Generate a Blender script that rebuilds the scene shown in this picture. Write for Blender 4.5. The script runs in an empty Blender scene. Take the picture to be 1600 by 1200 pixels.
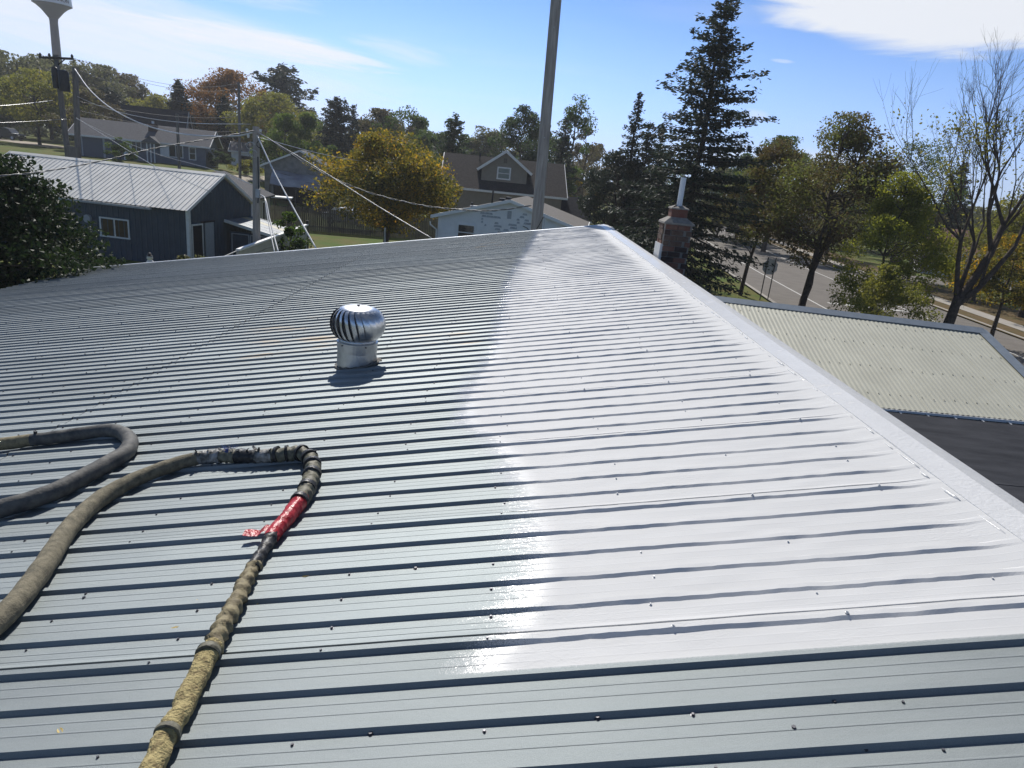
import bpy, math, random
import numpy as np
from mathutils import Matrix, Vector, noise

sc = bpy.context.scene
col = sc.collection
PI = math.pi
rad = math.radians

# ------------------------------------------------------------------ camera
EYE = 6.4                      # camera height above the yard
cam_data = bpy.data.cameras.new("camera")
cam_data.lens = 24.0075
cam_data.sensor_width = 36.0
cam_data.clip_start = 0.05
cam_data.clip_end = 4000
cam = bpy.data.objects.new("camera", cam_data)
col.objects.link(cam)
cam.matrix_world = Matrix((
    (0.9952928, -0.0932510, -0.0263917, 0.0),
    (0.0026832, 0.2987322, -0.9543332, 0.0),
    (0.0968766, 0.9497701, 0.2975762, EYE),
    (0, 0, 0, 1)))
sc.camera = cam

# ------------------------------------------------------------------ light
SUN_EL, SUN_AZ = rad(41.5), rad(-13.0)       # azimuth from +Y towards +X
sun_dir = Vector((math.sin(SUN_AZ) * math.cos(SUN_EL), math.cos(SUN_AZ) * math.cos(SUN_EL), math.sin(SUN_EL)))
sd = bpy.data.lights.new("sun", 'SUN')
sd.energy = 5.0
sd.angle = rad(0.53)
sd.color = (1.0, 0.955, 0.89)
sun = bpy.data.objects.new("sun", sd)
sun.rotation_euler = sun_dir.to_track_quat('Z', 'Y').to_euler()
sun.location = sun_dir * 60
col.objects.link(sun)

world = bpy.data.worlds.new("World")
sc.world = world
world.use_nodes = True
wn, wl = world.node_tree.nodes, world.node_tree.links
wn.clear()


def N(nodes, t, **kw):
    n = nodes.new(t)
    for k, v in kw.items():
        setattr(n, k, v)
    return n


def build_world():
    out = N(wn, 'ShaderNodeOutputWorld')
    bg = N(wn, 'ShaderNodeBackground')
    sky = N(wn, 'ShaderNodeTexSky', sky_type='NISHITA')
    sky.sun_disc = False
    sky.sun_elevation = SUN_EL
    sky.sun_rotation = SUN_AZ
    sky.altitude = 200
    sky.air_density = 1.0
    sky.dust_density = 0.6
    sky.ozone_density = 2.2
    tc = N(wn, 'ShaderNodeTexCoord')
    sep = N(wn, 'ShaderNodeSeparateXYZ')
    wl.new(tc.outputs['Generated'], sep.inputs[0])

    def M(op, a, b=None, c=None):
        m = N(wn, 'ShaderNodeMath', operation=op)
        for i, v in enumerate((a, b, c)):
            if v is None:
                continue
            if isinstance(v, (int, float)):
                m.inputs[i].default_value = v
            else:
                wl.new(v, m.inputs[i])
        return m.outputs[0]
    az = M('MULTIPLY', M('ARCTAN2', sep.outputs[0], sep.outputs[1]), 57.29578)
    el = M('MULTIPLY', M('ARCSINE', sep.outputs[2]), 57.29578)

    def cloud(caz, cel, rot, la, lb, soft, sx, sy, seed, amp, gain):
        # one cirrus bank: an ellipse on the sky (degrees), eaten into by stretched noise
        da, de = M('SUBTRACT', az, caz), M('SUBTRACT', el, cel)
        cr, sr = math.cos(rad(rot)), math.sin(rad(rot))
        u = M('ADD', M('MULTIPLY', da, cr), M('MULTIPLY', de, sr))
        v = M('SUBTRACT', M('MULTIPLY', de, cr), M('MULTIPLY', da, sr))
        r2 = M('ADD', M('POWER', M('ABSOLUTE', M('DIVIDE', u, la)), 2.0), M('POWER', M('ABSOLUTE', M('DIVIDE', v, lb)), 2.0))
        cv = N(wn, 'ShaderNodeCombineXYZ')
        wl.new(M('MULTIPLY', u, sx), cv.inputs[0])
        wl.new(M('MULTIPLY', v, sy), cv.inputs[1])
        cv.inputs[2].default_value = seed
        nz = N(wn, 'ShaderNodeTexNoise')
        nz.inputs['Scale'].default_value = 1.0
        nz.inputs['Detail'].default_value = 7
        nz.inputs['Roughness'].default_value = 0.58
        nz.inputs['Distortion'].default_value = 0.6
        wl.new(cv.outputs[0], nz.inputs['Vector'])
        f = M('ADD', M('SUBTRACT', 1.0, r2), M('MULTIPLY', M('SUBTRACT', nz.outputs[0], 0.5), amp))
        mr = N(wn, 'ShaderNodeMapRange', interpolation_type='SMOOTHSTEP')
        wl.new(f, mr.inputs['Value'])
        mr.inputs['From Min'].default_value = 0.0
        mr.inputs['From Max'].default_value = soft
        mr.inputs['To Max'].default_value = gain
        return mr.outputs[0]
    cl = [cloud(-34, 6.6, -6, 29, 4.4, 1.3, 0.10, 0.9, 3.1, 1.0, 0.86),
          cloud(-19, 6.9, -2.5, 11, 1.0, 1.0, 0.22, 2.4, 9.4, 1.5, 0.8),
          cloud(-14.5, 6.9, -5, 6.5, 0.35, 1.0, 0.35, 5.0, 3.3, 1.4, 0.6),
          cloud(31, 15.2, -1.0, 17.2, 5.8, 0.34, 0.10, 0.55, 5.2, 1.0, 0.88),
          cloud(-9.5, 7.6, -6, 4.5, 0.8, 1.2, 0.25, 1.8, 1.2, 1.6, 0.38),
          cloud(-22, 10.0, -3, 8, 0.9, 1.3, 0.2, 1.6, 7.7, 1.6, 0.42),
          cloud(17.7, 5.6, 0, 1.2, 0.55, 1.2, 0.8, 1.5, 2.7, 1.2, 0.40),
          cloud(19, 9.3, -3, 1.0, 0.16, 1.0, 0.8, 2.5, 4.4, 0.8, 0.35),
          cloud(22, 2.6, 0, 9.0, 1.3, 1.4, 0.3, 1.2, 8.8, 1.6, 0.45)]
    # the same high cloud goes on thinly over the rest of the sky
    cv = N(wn, 'ShaderNodeCombineXYZ')
    zz = M('ADD', M('MAXIMUM', sep.outputs[2], 0.0), 0.12)
    wl.new(M('DIVIDE', sep.outputs[0], zz), cv.inputs[0])
    wl.new(M('MULTIPLY', M('DIVIDE', sep.outputs[1], zz), 2.2), cv.inputs[1])
    nz = N(wn, 'ShaderNodeTexNoise')
    nz.inputs['Scale'].default_value = 0.45
    nz.inputs['Detail'].default_value = 6
    wl.new(cv.outputs[0], nz.inputs['Vector'])
    mr = N(wn, 'ShaderNodeMapRange', interpolation_type='SMOOTHSTEP')
    wl.new(nz.outputs[0], mr.inputs['Value'])
    mr.inputs['From Min'].default_value = 0.5
    mr.inputs['From Max'].default_value = 0.9
    mr.inputs['To Max'].default_value = 0.35
    inv = M('SUBTRACT', 1.0, mr.outputs[0])
    for c in cl:
        inv = M('MULTIPLY', inv, M('SUBTRACT', 1.0, c))
    fac = M('SUBTRACT', 1.0, inv)
    # the sky model's own brightness, with the clear autumn blue of the day instead of its yellow horizon
    bw = N(wn, 'ShaderNodeRGBToBW')
    wl.new(sky.outputs[0], bw.inputs[0])
    er = N(wn, 'ShaderNodeMapRange')
    wl.new(el, er.inputs['Value'])
    er.inputs['From Min'].default_value = -2.0
    er.inputs['From Max'].default_value = 40.0
    tint = N(wn, 'ShaderNodeValToRGB')
    te = tint.color_ramp.elements
    te[0].position, te[0].color = 0.0, (0.82, 1.02, 1.28, 1)
    te[1].position, te[1].color = 1.0, (0.56, 1.02, 2.10, 1)
    e1 = te.new(0.16)
    e1.color = (0.59, 1.02, 1.86, 1)
    e2 = te.new(0.36)
    e2.color = (0.42, 1.02, 2.40, 1)
    wl.new(er.outputs[0], tint.inputs[0])
    hg = N(wn, 'ShaderNodeMapRange', interpolation_type='SMOOTHSTEP')
    wl.new(el, hg.inputs['Value'])
    for k_, q_ in zip(('From Min', 'From Max', 'To Min', 'To Max'), (5.0, 20.0, 1.75, 1.0)):
        hg.inputs[k_].default_value = q_
    hs = N(wn, 'ShaderNodeMix', data_type='RGBA', blend_type='MULTIPLY')
    hs.inputs['Factor'].default_value = 1.0
    wl.new(tint.outputs[0], hs.inputs['A'])
    wl.new(M('MULTIPLY', bw.outputs[0], hg.outputs[0]), hs.inputs['B'])
    mix = N(wn, 'ShaderNodeMix', data_type='RGBA')
    wl.new(fac, mix.inputs['Factor'])
    wl.new(hs.outputs['Result'], mix.inputs['A'])
    mix.inputs['B'].default_value = (18.0, 18.2, 18.4, 1)
    wl.new(mix.outputs['Result'], bg.inputs['Color'])
    bg.inputs['Strength'].default_value = 0.052
    wl.new(bg.outputs[0], out.inputs[0])


build_world()
sc.view_settings.view_transform = 'Standard'
sc.view_settings.look = 'None'
sc.view_settings.exposure = 0.0
sc.view_settings.gamma = 1.0
sc.view_settings.use_curve_mapping = False
sc.cycles.max_bounces = 7
sc.cycles.diffuse_bounces = 3
sc.cycles.glossy_bounces = 3
sc.cycles.transmission_bounces = 4
sc.cycles.transparent_max_bounces = 4
sc.cycles.sample_clamp_indirect = 6

# ------------------------------------------------------------------ materials
MATS = {}


def mat(name, color, rough=0.6, metallic=0.0, var=0.0, scale=8.0, bump=0.0, bscale=None, spec=0.3,
        color2=None, stretch=(1, 1, 1), contrast=(0.35, 0.65), coat=0.0):
    """Principled material with noise-driven colour variation and fine relief."""
    if name in MATS:
        return MATS[name]
    m = bpy.data.materials.new(name)
    m.use_nodes = True
    nt = m.node_tree
    p = nt.nodes['Principled BSDF']
    p.inputs['Roughness'].default_value = rough
    p.inputs['Metallic'].default_value = metallic
    p.inputs['Specular IOR Level'].default_value = spec
    p.inputs['Coat Weight'].default_value = coat
    if color2 is None:
        color2 = tuple(max(0, c * (1 - var)) for c in color)
        color = tuple(min(1, c * (1 + var)) for c in color)
    g = N(nt.nodes, 'ShaderNodeNewGeometry')
    mp = N(nt.nodes, 'ShaderNodeMapping')
    mp.inputs['Scale'].default_value = stretch
    nt.links.new(g.outputs['Position'], mp.inputs[0])
    nz = N(nt.nodes, 'ShaderNodeTexNoise')
    nz.inputs['Scale'].default_value = scale
    nz.inputs['Detail'].default_value = 6
    nz.inputs['Roughness'].default_value = 0.6
    nt.links.new(mp.outputs[0], nz.inputs['Vector'])
    cr = N(nt.nodes, 'ShaderNodeValToRGB')
    cr.color_ramp.elements[0].position = contrast[0]
    cr.color_ramp.elements[1].position = contrast[1]
    cr.color_ramp.elements[0].color = (*color2, 1)
    cr.color_ramp.elements[1].color = (*color, 1)
    nt.links.new(nz.outputs[0], cr.inputs[0])
    nt.links.new(cr.outputs[0], p.inputs['Base Color'])
    if bump:
        n2 = N(nt.nodes, 'ShaderNodeTexNoise')
        n2.inputs['Scale'].default_value = bscale or scale * 4
        n2.inputs['Detail'].default_value = 4
        nt.links.new(mp.outputs[0], n2.inputs['Vector'])
        b = N(nt.nodes, 'ShaderNodeBump')
        b.inputs['Strength'].default_value = 1.0
        b.inputs['Distance'].default_value = bump
        nt.links.new(n2.outputs[0], b.inputs['Height'])
        nt.links.new(b.outputs[0], p.inputs['Normal'])
    MATS[name] = m
    return m


def leaf_mat(name, colors, trans=0.35, rough=0.55, spec=0.3, patch=0.5, patch_scale=0.5):
    """Foliage: each leaf takes its own tint, with patches that lean to one end of the range."""
    if name in MATS:
        return MATS[name]
    m = bpy.data.materials.new(name)
    m.use_nodes = True
    nt = m.node_tree
    nd, lk = nt.nodes, nt.links
    p = nd['Principled BSDF']
    out = nd['Material Output']
    g = N(nd, 'ShaderNodeNewGeometry')
    nz = N(nd, 'ShaderNodeTexNoise')
    nz.inputs['Scale'].default_value = patch_scale
    nz.inputs['Detail'].default_value = 2
    lk.new(g.outputs['Position'], nz.inputs['Vector'])
    mx = N(nd, 'ShaderNodeMix', data_type='FLOAT')
    mx.inputs['Factor'].default_value = patch
    lk.new(g.outputs['Random Per Island'], mx.inputs['A'])
    mr = N(nd, 'ShaderNodeMapRange')
    mr.inputs['From Min'].default_value = 0.3
    mr.inputs['From Max'].default_value = 0.7
    lk.new(nz.outputs[0], mr.inputs['Value'])
    lk.new(mr.outputs[0], mx.inputs['B'])
    cr = N(nd, 'ShaderNodeValToRGB')
    cr.color_ramp.elements.remove(cr.color_ramp.elements[1])
    for i, c in enumerate(colors):
        e = cr.color_ramp.elements[0] if i == 0 else cr.color_ramp.elements.new(i / (len(colors) - 1))
        e.color = (*c, 1)
    lk.new(mx.outputs['Result'], cr.inputs[0])
    lk.new(cr.outputs[0], p.inputs['Base Color'])
    p.inputs['Roughness'].default_value = rough
    p.inputs['Specular IOR Level'].default_value = spec
    t = N(nd, 'ShaderNodeBsdfTranslucent')
    hs = N(nd, 'ShaderNodeHueSaturation')
    hs.inputs['Value'].default_value = 1.9
    hs.inputs['Saturation'].default_value = 1.1
    lk.new(cr.outputs[0], hs.inputs['Color'])
    lk.new(hs.outputs[0], t.inputs['Color'])
    ms = N(nd, 'ShaderNodeMixShader')
    ms.inputs[0].default_value = trans
    lk.new(p.outputs[0], ms.inputs[1])
    lk.new(t.outputs[0], ms.inputs[2])
    lk.new(ms.outputs[0], out.inputs['Surface'])
    MATS[name] = m
    return m


def glass_mat(name, color=(0.02, 0.025, 0.03), rough=0.06):
    if name in MATS:
        return MATS[name]
    m = bpy.data.materials.new(name)
    m.use_nodes = True
    p = m.node_tree.nodes['Principled BSDF']
    p.inputs['Base Color'].default_value = (*color, 1)
    p.inputs['Roughness'].default_value = rough
    p.inputs['Specular IOR Level'].default_value = 0.7
    MATS[name] = m
    return m


# ------------------------------------------------------------------ object helpers
ORG = {}                     # world origin of every object made here


def link(o, parent=None, loc=None):
    col.objects.link(o)
    if parent is not None:
        o.parent = parent
    return o


def thing(name, label, cat, loc, group=None, kind=None):
    o = bpy.data.objects.new(name, None)
    o.empty_display_size = 0.3
    o.location = loc
    ORG[o.name] = Vector(loc)
    o['label'] = label
    o['category'] = cat
    if group:
        o['group'] = group
    if kind:
        o['kind'] = kind
    col.objects.link(o)
    return o


def tag(o, label, cat, group=None):
    o['label'] = label
    o['category'] = cat
    if group:
        o['group'] = group
    return o


def np_mesh(name, V, F, smooth=False):
    """Mesh from an (n,3) vertex array and an (m,k) face array."""
    V = np.asarray(V, np.float32)
    F = np.asarray(F, np.int32)
    me = bpy.data.meshes.new(name)
    k = F.shape[1]
    me.vertices.add(len(V))
    me.vertices.foreach_set('co', V.ravel())
    me.loops.add(F.size)
    me.loops.foreach_set('vertex_index', F.ravel())
    me.polygons.add(len(F))
    me.polygons.foreach_set('loop_start', np.arange(0, F.size, k, dtype=np.int32))
    me.polygons.foreach_set('loop_total', np.full(len(F), k, np.int32))
    me.polygons.foreach_set('use_smooth', np.full(len(F), bool(smooth)))
    me.update(calc_edges=True)
    me.validate()
    return me


def np_obj(name, V, F, material, parent=None, smooth=False, kind=None):
    V = np.asarray(V, np.float64)
    org = np.array(ORG[parent.name]) if parent is not None else np.zeros(3)
    loc = V.min(0) * 0.5 + V.max(0) * 0.5
    loc[2] = V[:, 2].min()
    me = np_mesh(name, V - loc, F, smooth)
    me.materials.append(material)
    o = bpy.data.objects.new(name, me)
    o.location = loc - org
    ORG[o.name] = Vector(loc)
    if kind:
        o['kind'] = kind
    return link(o, parent)


class MB:
    """Collects quads, boxes, prisms and tubes in world space and links them as ONE mesh object."""

    def __init__(self):
        self.v, self.f = [], []

    def face(self, *pts):
        n = len(self.v)
        self.v += [tuple(p) for p in pts]
        self.f.append(tuple(range(n, n + len(pts))))
        return self

    def box(self, c, s, axes=None):
        """box centre c, full size s, along axes (three unit vectors)."""
        ax = axes or (Vector((1, 0, 0)), Vector((0, 1, 0)), Vector((0, 0, 1)))
        c = Vector(c)
        n = len(self.v)
        for k in range(8):
            p = c.copy()
            for i in range(3):
                p += ax[i] * (s[i] * (0.5 if (k >> i) & 1 else -0.5))
            self.v.append(tuple(p))
        for q in ((0, 2, 3, 1), (4, 5, 7, 6), (0, 1, 5, 4), (2, 6, 7, 3), (0, 4, 6, 2), (1, 3, 7, 5)):
            self.f.append(tuple(n + i for i in q))
        return self

    def bar(self, a, b, w, h, up=Vector((0, 0, 1))):
        a, b = Vector(a), Vector(b)
        d = (b - a)
        L = d.length
        d.normalize()
        side = d.cross(up)
        if side.length < 1e-4:
            side = Vector((1, 0, 0))
        side.normalize()
        u = side.cross(d)
        return self.box((a + b) / 2, (L, w, h), (d, side, u))

    def prism(self, poly, d):
        """closed polygon swept along vector d."""
        n, k, d = len(self.v), len(poly), Vector(d)
        self.v += [tuple(p) for p in poly] + [tuple(Vector(p) + d) for p in poly]
        self.f.append(tuple(range(n + k - 1, n - 1, -1)))
        self.f.append(tuple(range(n + k, n + 2 * k)))
        for i in range(k):
            j = (i + 1) % k
            self.f.append((n + i, n + j, n + k + j, n + k + i))
        return self

    def tube(self, pts, r, seg=8, cap=True, squash=None):
        pts = [Vector(p) for p in pts]
        rs = r if hasattr(r, '__len__') else [r] * len(pts)
        n = len(self.v)
        up = Vector((0, 0, 1))
        t0 = (pts[1] - pts[0]).normalized()
        if abs(t0.dot(up)) > 0.95:
            up = Vector((1, 0, 0))
        for i, p in enumerate(pts):
            t = (pts[min(i + 1, len(pts) - 1)] - pts[max(i - 1, 0)]).normalized()
            s = t.cross(up)
            if s.length < 1e-5:
                s = Vector((1, 0, 0))
            s.normalize()
            w = s.cross(t).normalized()
            for k in range(seg):
                a = 2 * PI * k / seg
                self.v.append(tuple(p + s * (math.cos(a) * rs[i]) + w * (math.sin(a) * rs[i])))
        for i in range(len(pts) - 1):
            for k in range(seg):
                a, b = n + i * seg + k, n + i * seg + (k + 1) % seg
                self.f.append((a, b, b + seg, a + seg))
        if cap:
            self.f.append(tuple(range(n + seg - 1, n - 1, -1)))
            m = n + (len(pts) - 1) * seg
            self.f.append(tuple(range(m, m + seg)))
        return self

    def lathe(self, prof, c=(0, 0, 0), seg=24):
        """surface of revolution about a vertical axis through c; prof = [(radius, z)]."""
        n, c = len(self.v), Vector(c)
        for r, z in prof:
            for k in range(seg):
                a = 2 * PI * k / seg
                self.v.append((c.x + r * math.cos(a), c.y + r * math.sin(a), c.z + z))
        for i in range(len(prof) - 1):
            for k in range(seg):
                a, b = n + i * seg + k, n + i * seg + (k + 1) % seg
                self.f.append((a, b, b + seg, a + seg))
        return self

    def build(self, name, material, parent=None, smooth=False, kind=None, angle=None):
        V = np.array(self.v, float)
        org = np.array(ORG[parent.name]) if parent is not None else np.zeros(3)
        loc = V.min(0) * 0.5 + V.max(0) * 0.5
        loc[2] = V[:, 2].min()
        me = bpy.data.meshes.new(name)
        me.from_pydata([tuple(x) for x in (V - loc)], [], self.f)
        me.materials.append(material)
        if smooth:
            me.shade_smooth() if angle is None else me.shade_smooth()
        me.update()
        o = bpy.data.objects.new(name, me)
        o.location = loc - org
        ORG[o.name] = Vector(loc)
        if kind:
            o['kind'] = kind
        if smooth and angle:
            try:
                me.set_sharp_from_angle(angle=rad(angle))
            except Exception:
                pass
        return link(o, parent)


def clone(src, loc, parent=None):
    """linked-data copy of one object at a world place (parent's origin known)."""
    c = src.copy()
    col.objects.link(c)
    org = ORG[parent.name] if parent is not None else Vector((0, 0, 0))
    c.parent = parent
    c.location = Vector(loc) - org
    ORG[c.name] = Vector(loc)
    return c


def catmull(pts, n=8):
    P = [Vector(p) for p in pts]
    P = [P[0] * 2 - P[1]] + P + [P[-1] * 2 - P[-2]]
    out = []
    for i in range(1, len(P) - 2):
        a, b, c, d = P[i - 1], P[i], P[i + 1], P[i + 2]
        for k in range(n):
            t = k / n
            out.append(0.5 * ((2 * b) + (c - a) * t + (2 * a - 5 * b + 4 * c - d) * t * t + (3 * b - a - 3 * c + d) * t ** 3))
    out.append(P[-2])
    return out


def smooth01(t):
    t = max(0.0, min(1.0, t))
    return t * t * (3 - 2 * t)


def terrain(x, y):
    """height of the ground: flat round the roof, a low rise to the left behind the blue shed."""
    return 3.0 * smooth01((-x - 12) / 30) * smooth01((y - 42) / 45)


X, Y, Z = Vector((1, 0, 0)), Vector((0, 1, 0)), Vector((0, 0, 1))

# ================================================================== the big ribbed roof
ROOF_A = rad(10.6)
RS = Vector((math.cos(ROOF_A), 0, math.sin(ROOF_A)))        # up the slope
RN = Vector((-math.sin(ROOF_A), 0, math.cos(ROOF_A)))       # out of the roof
DROP = 1.6                                                  # the eye stands this far off the sheet
S_LAP, S_EAVE = -3.70, -12.2
Y_FAR = 18.475
LAP0, PITCH = 2.05, 0.1825
PANEL = PITCH * 5


def skew(s, y):
    """the sheets run very slightly out of square towards the far gable."""
    w = max(0.0, min(1.25, (y - 2) / 16.6)) ** 2
    return y - w * (s - 2.28) * 0.0767


def rp(s, y, h=0.0):
    return Vector((0, skew(s, y), EYE)) + RS * s - RN * DROP + RN * h


def ridge_s(y):
    return 2.02 + 0.0150 * max(-4.0, y - 2.6)


# edge of the white coat, as x over y (a sprayed, wandering edge)
COAT_EDGE = [(0.0, 0.0), (1.88, 0.02), (2.07, 0.11), (2.29, 0.17), (2.66, 0.21), (3.02, 0.18), (3.48, 0.11), (3.97, -0.02),
             (4.49, -0.23), (5.24, -0.21), (5.98, -0.09), (6.98, -0.05), (8.36, -0.01), (10.4, 0.05), (13.4, 0.30),
             (17.1, 0.61), (20.0, 0.75)]


def coat_x(y):
    for (a, xa), (b, xb) in zip(COAT_EDGE, COAT_EDGE[1:]):
        if y <= b:
            return xa + (xb - xa) * (y - a) / (b - a)
    return COAT_EDGE[-1][1]


def roof_material():
    m = bpy.data.materials.new("ribbed_steel_half_coated")
    m.use_nodes = True
    nd, lk = m.node_tree.nodes, m.node_tree.links
    out = nd['Material Output']
    steel = nd['Principled BSDF']
    g = N(nd, 'ShaderNodeNewGeometry')
    sep = N(nd, 'ShaderNodeSeparateXYZ')
    lk.new(g.outputs['Position'], sep.inputs[0])

    def M(op, a, b=None, c=None):
        q = N(nd, 'ShaderNodeMath', operation=op)
        for i, v in enumerate((a, b, c)):
            if v is None:
                continue
            if isinstance(v, (int, float)):
                q.inputs[i].default_value = v
            else:
                lk.new(v, q.inputs[i])
        return q.outputs[0]

    def noise_tex(scale, detail=4, rough=0.6, stretch=None, dist=0.0):
        n = N(nd, 'ShaderNodeTexNoise')
        n.inputs['Scale'].default_value = scale
        n.inputs['Detail'].default_value = detail
        n.inputs['Roughness'].default_value = rough
        n.inputs['Distortion'].default_value = dist
        if stretch:
            mp = N(nd, 'ShaderNodeMapping')
            mp.inputs['Scale'].default_value = stretch
            lk.new(g.outputs['Position'], mp.inputs[0])
            lk.new(mp.outputs[0], n.inputs['Vector'])
        else:
            lk.new(g.outputs['Position'], n.inputs['Vector'])
        return n.outputs[0]

    def remap(v, a, b, c, d, smooth=True):
        r = N(nd, 'ShaderNodeMapRange', interpolation_type='SMOOTHSTEP' if smooth else 'LINEAR')
        lk.new(v, r.inputs['Value'])
        for k, q in zip(('From Min', 'From Max', 'To Min', 'To Max'), (a, b, c, d)):
            r.inputs[k].default_value = q
        return r.outputs[0]

    # --- old grey sheet: weathered metallic finish with a fine spangle
    grain = noise_tex(330, 3, 0.75)
    streak = noise_tex(3.0, 6, 0.65, (0.35, 2.4, 1))
    blot = noise_tex(0.55, 4, 0.6)
    ramp = N(nd, 'ShaderNodeValToRGB')
    ramp.color_ramp.elements[0].color = (0.142, 0.163, 0.168, 1)
    ramp.color_ramp.elements[1].color = (0.385, 0.420, 0.424, 1)
    ramp.color_ramp.elements[0].position = 0.25
    ramp.color_ramp.elements[1].position = 0.75
    lk.new(M('ADD', M('MULTIPLY', grain, 0.46), M('ADD', M('MULTIPLY', streak, 0.32), M('MULTIPLY', blot, 0.22))), ramp.inputs[0])
    # rust blooms on a few sheets
    rust = remap(M('MULTIPLY', noise_tex(1.7, 5, 0.6, (0.55, 2.2, 1)), remap(noise_tex(0.23, 2), 0.45, 0.7, 0.6, 1.1)), 0.60, 0.76, 0, 0.6)
    rmix = N(nd, 'ShaderNodeMix', data_type='RGBA')
    lk.new(rust, rmix.inputs['Factor'])
    oi = N(nd, 'ShaderNodeObjectInfo')
    hv = N(nd, 'ShaderNodeHueSaturation')
    lk.new(remap(oi.outputs['Random'], 0, 1, 0.90, 1.08, False), hv.inputs['Value'])
    lk.new(ramp.outputs[0], hv.inputs['Color'])
    lk.new(hv.outputs[0], rmix.inputs['A'])
    rmix.inputs['B'].default_value = (0.42, 0.30, 0.17, 1)
    lk.new(rmix.outputs['Result'], steel.inputs['Base Color'])
    steel.inputs['Metallic'].default_value = 0.60
    steel.inputs['Specular IOR Level'].default_value = 0.3
    lk.new(remap(M('ADD', M('MULTIPLY', grain, 0.6), M('MULTIPLY', streak, 0.4)), 0.3, 0.7, 0.54, 0.70), steel.inputs['Roughness'])
    b1 = N(nd, 'ShaderNodeBump')
    b1.inputs['Distance'].default_value = 0.0016
    b1.inputs['Strength'].default_value = 0.8
    lk.new(M('ADD', grain, M('MULTIPLY', noise_tex(14, 3, 0.5, (0.5, 1.5, 1)), 0.8)), b1.inputs['Height'])
    lk.new(b1.outputs[0], steel.inputs['Normal'])

    # --- fresh white coat
    coat = N(nd, 'ShaderNodeBsdfPrincipled')
    c2 = N(nd, 'ShaderNodeValToRGB')
    c2.color_ramp.elements[0].color = (0.575, 0.576, 0.568, 1)
    c2.color_ramp.elements[1].color = (0.645, 0.645, 0.636, 1)
    lk.new(noise_tex(2.2, 5, 0.6, (0.5, 1.6, 1)), c2.inputs[0])
    lk.new(c2.outputs[0], coat.inputs['Base Color'])
    b2 = N(nd, 'ShaderNodeBump')
    b2.inputs['Distance'].default_value = 0.0022
    coat.inputs['Specular IOR Level'].default_value = 0.2
    b2.inputs['Strength'].default_value = 1.0
    lk.new(b2.outputs[0], coat.inputs['Normal'])

    # --- where the coat lies
    fc = N(nd, 'ShaderNodeFloatCurve')
    cu = fc.mapping.curves[0]
    while len(cu.points) > 2:
        cu.points.remove(cu.points[1])
    pts = [(y / 20.0, (x + 1) / 2.0) for y, x in COAT_EDGE]
    cu.points[0].location = pts[0]
    cu.points[1].location = pts[-1]
    for q in pts[1:-1]:
        cu.points.new(*q)
    for q in cu.points:
        q.handle_type = 'AUTO'
    fc.mapping.update()
    lk.new(M('DIVIDE', sep.outputs[1], 20.0), fc.inputs['Value'])
    edge = M('SUBTRACT', M('MULTIPLY', fc.outputs[0], 2.0), 1.0)
    d = M('SUBTRACT', sep.outputs[0], edge)
    # the coat lies rippled near the sprayed edge and in patches, like orange peel elsewhere
    rip = remap(M('ADD', noise_tex(1.3, 3), remap(d, 0.05, 0.75, 0.20, 0.0)), 0.52, 0.72, 0.06, 1.0)
    ripple = M('MULTIPLY', noise_tex(38, 3, 0.55, (0.8, 1.5, 1), 0.8), rip)
    lk.new(M('ADD', remap(d, 0.0, 0.17, 0.12, 0.52), M('MULTIPLY', noise_tex(25, 4), 0.06)), coat.inputs['Roughness'])
    lk.new(remap(d, 0.0, 0.22, 0.14, 0.07), coat.inputs['Specular IOR Level'])
    lk.new(M('ADD', ripple, M('MULTIPLY', noise_tex(150, 2, 0.5), 0.12)), b2.inputs['Height'])
    d = M('ADD', d, M('MULTIPLY', M('SUBTRACT', noise_tex(5, 4, 0.6, (0.6, 1.4, 1)), 0.5), 0.34))
    d = M('ADD', d, M('MULTIPLY', M('SUBTRACT', noise_tex(260, 2, 0.6), 0.5), 0.55))
    f1 = remap(d, -0.10, 0.07, 0, 1)
    yy = M('ADD', sep.outputs[1], M('MULTIPLY', M('SUBTRACT', noise_tex(300, 1), 0.5), 0.03))
    f2 = remap(yy, 1.872, 1.884, 0, 1)
    ms = N(nd, 'ShaderNodeMixShader')
    lk.new(M('MULTIPLY', f1, f2), ms.inputs[0])
    lk.new(steel.outputs[0], ms.inputs[1])
    lk.new(coat.outputs[0], ms.inputs[2])
    lk.new(ms.outputs[0], out.inputs['Surface'])
    return m


def coat_material():
    m = mat("fresh_white_coat", (0.645, 0.645, 0.636), 0.25, var=0.03, scale=5, bump=0.004, bscale=45)
    return m


M_ROOF = roof_material()
M_COAT = coat_material()
M_TIN = mat("galvanised_flashing", (0.46, 0.48, 0.50), 0.38, 0.8, var=0.15, scale=9)
M_WALLSTEEL = mat("grey_wall_steel", (0.34, 0.36, 0.38), 0.5, 0.2, var=0.1, scale=2)

hall = thing("metal_roofed_hall", "long metal hall under foot whose ribbed grey roof is half coated fresh white", "building", (-4.8, 9.0, 0.0))

# one sheet's cross-section: (offset along y, height)
RIB_H = 0.0165


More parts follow.
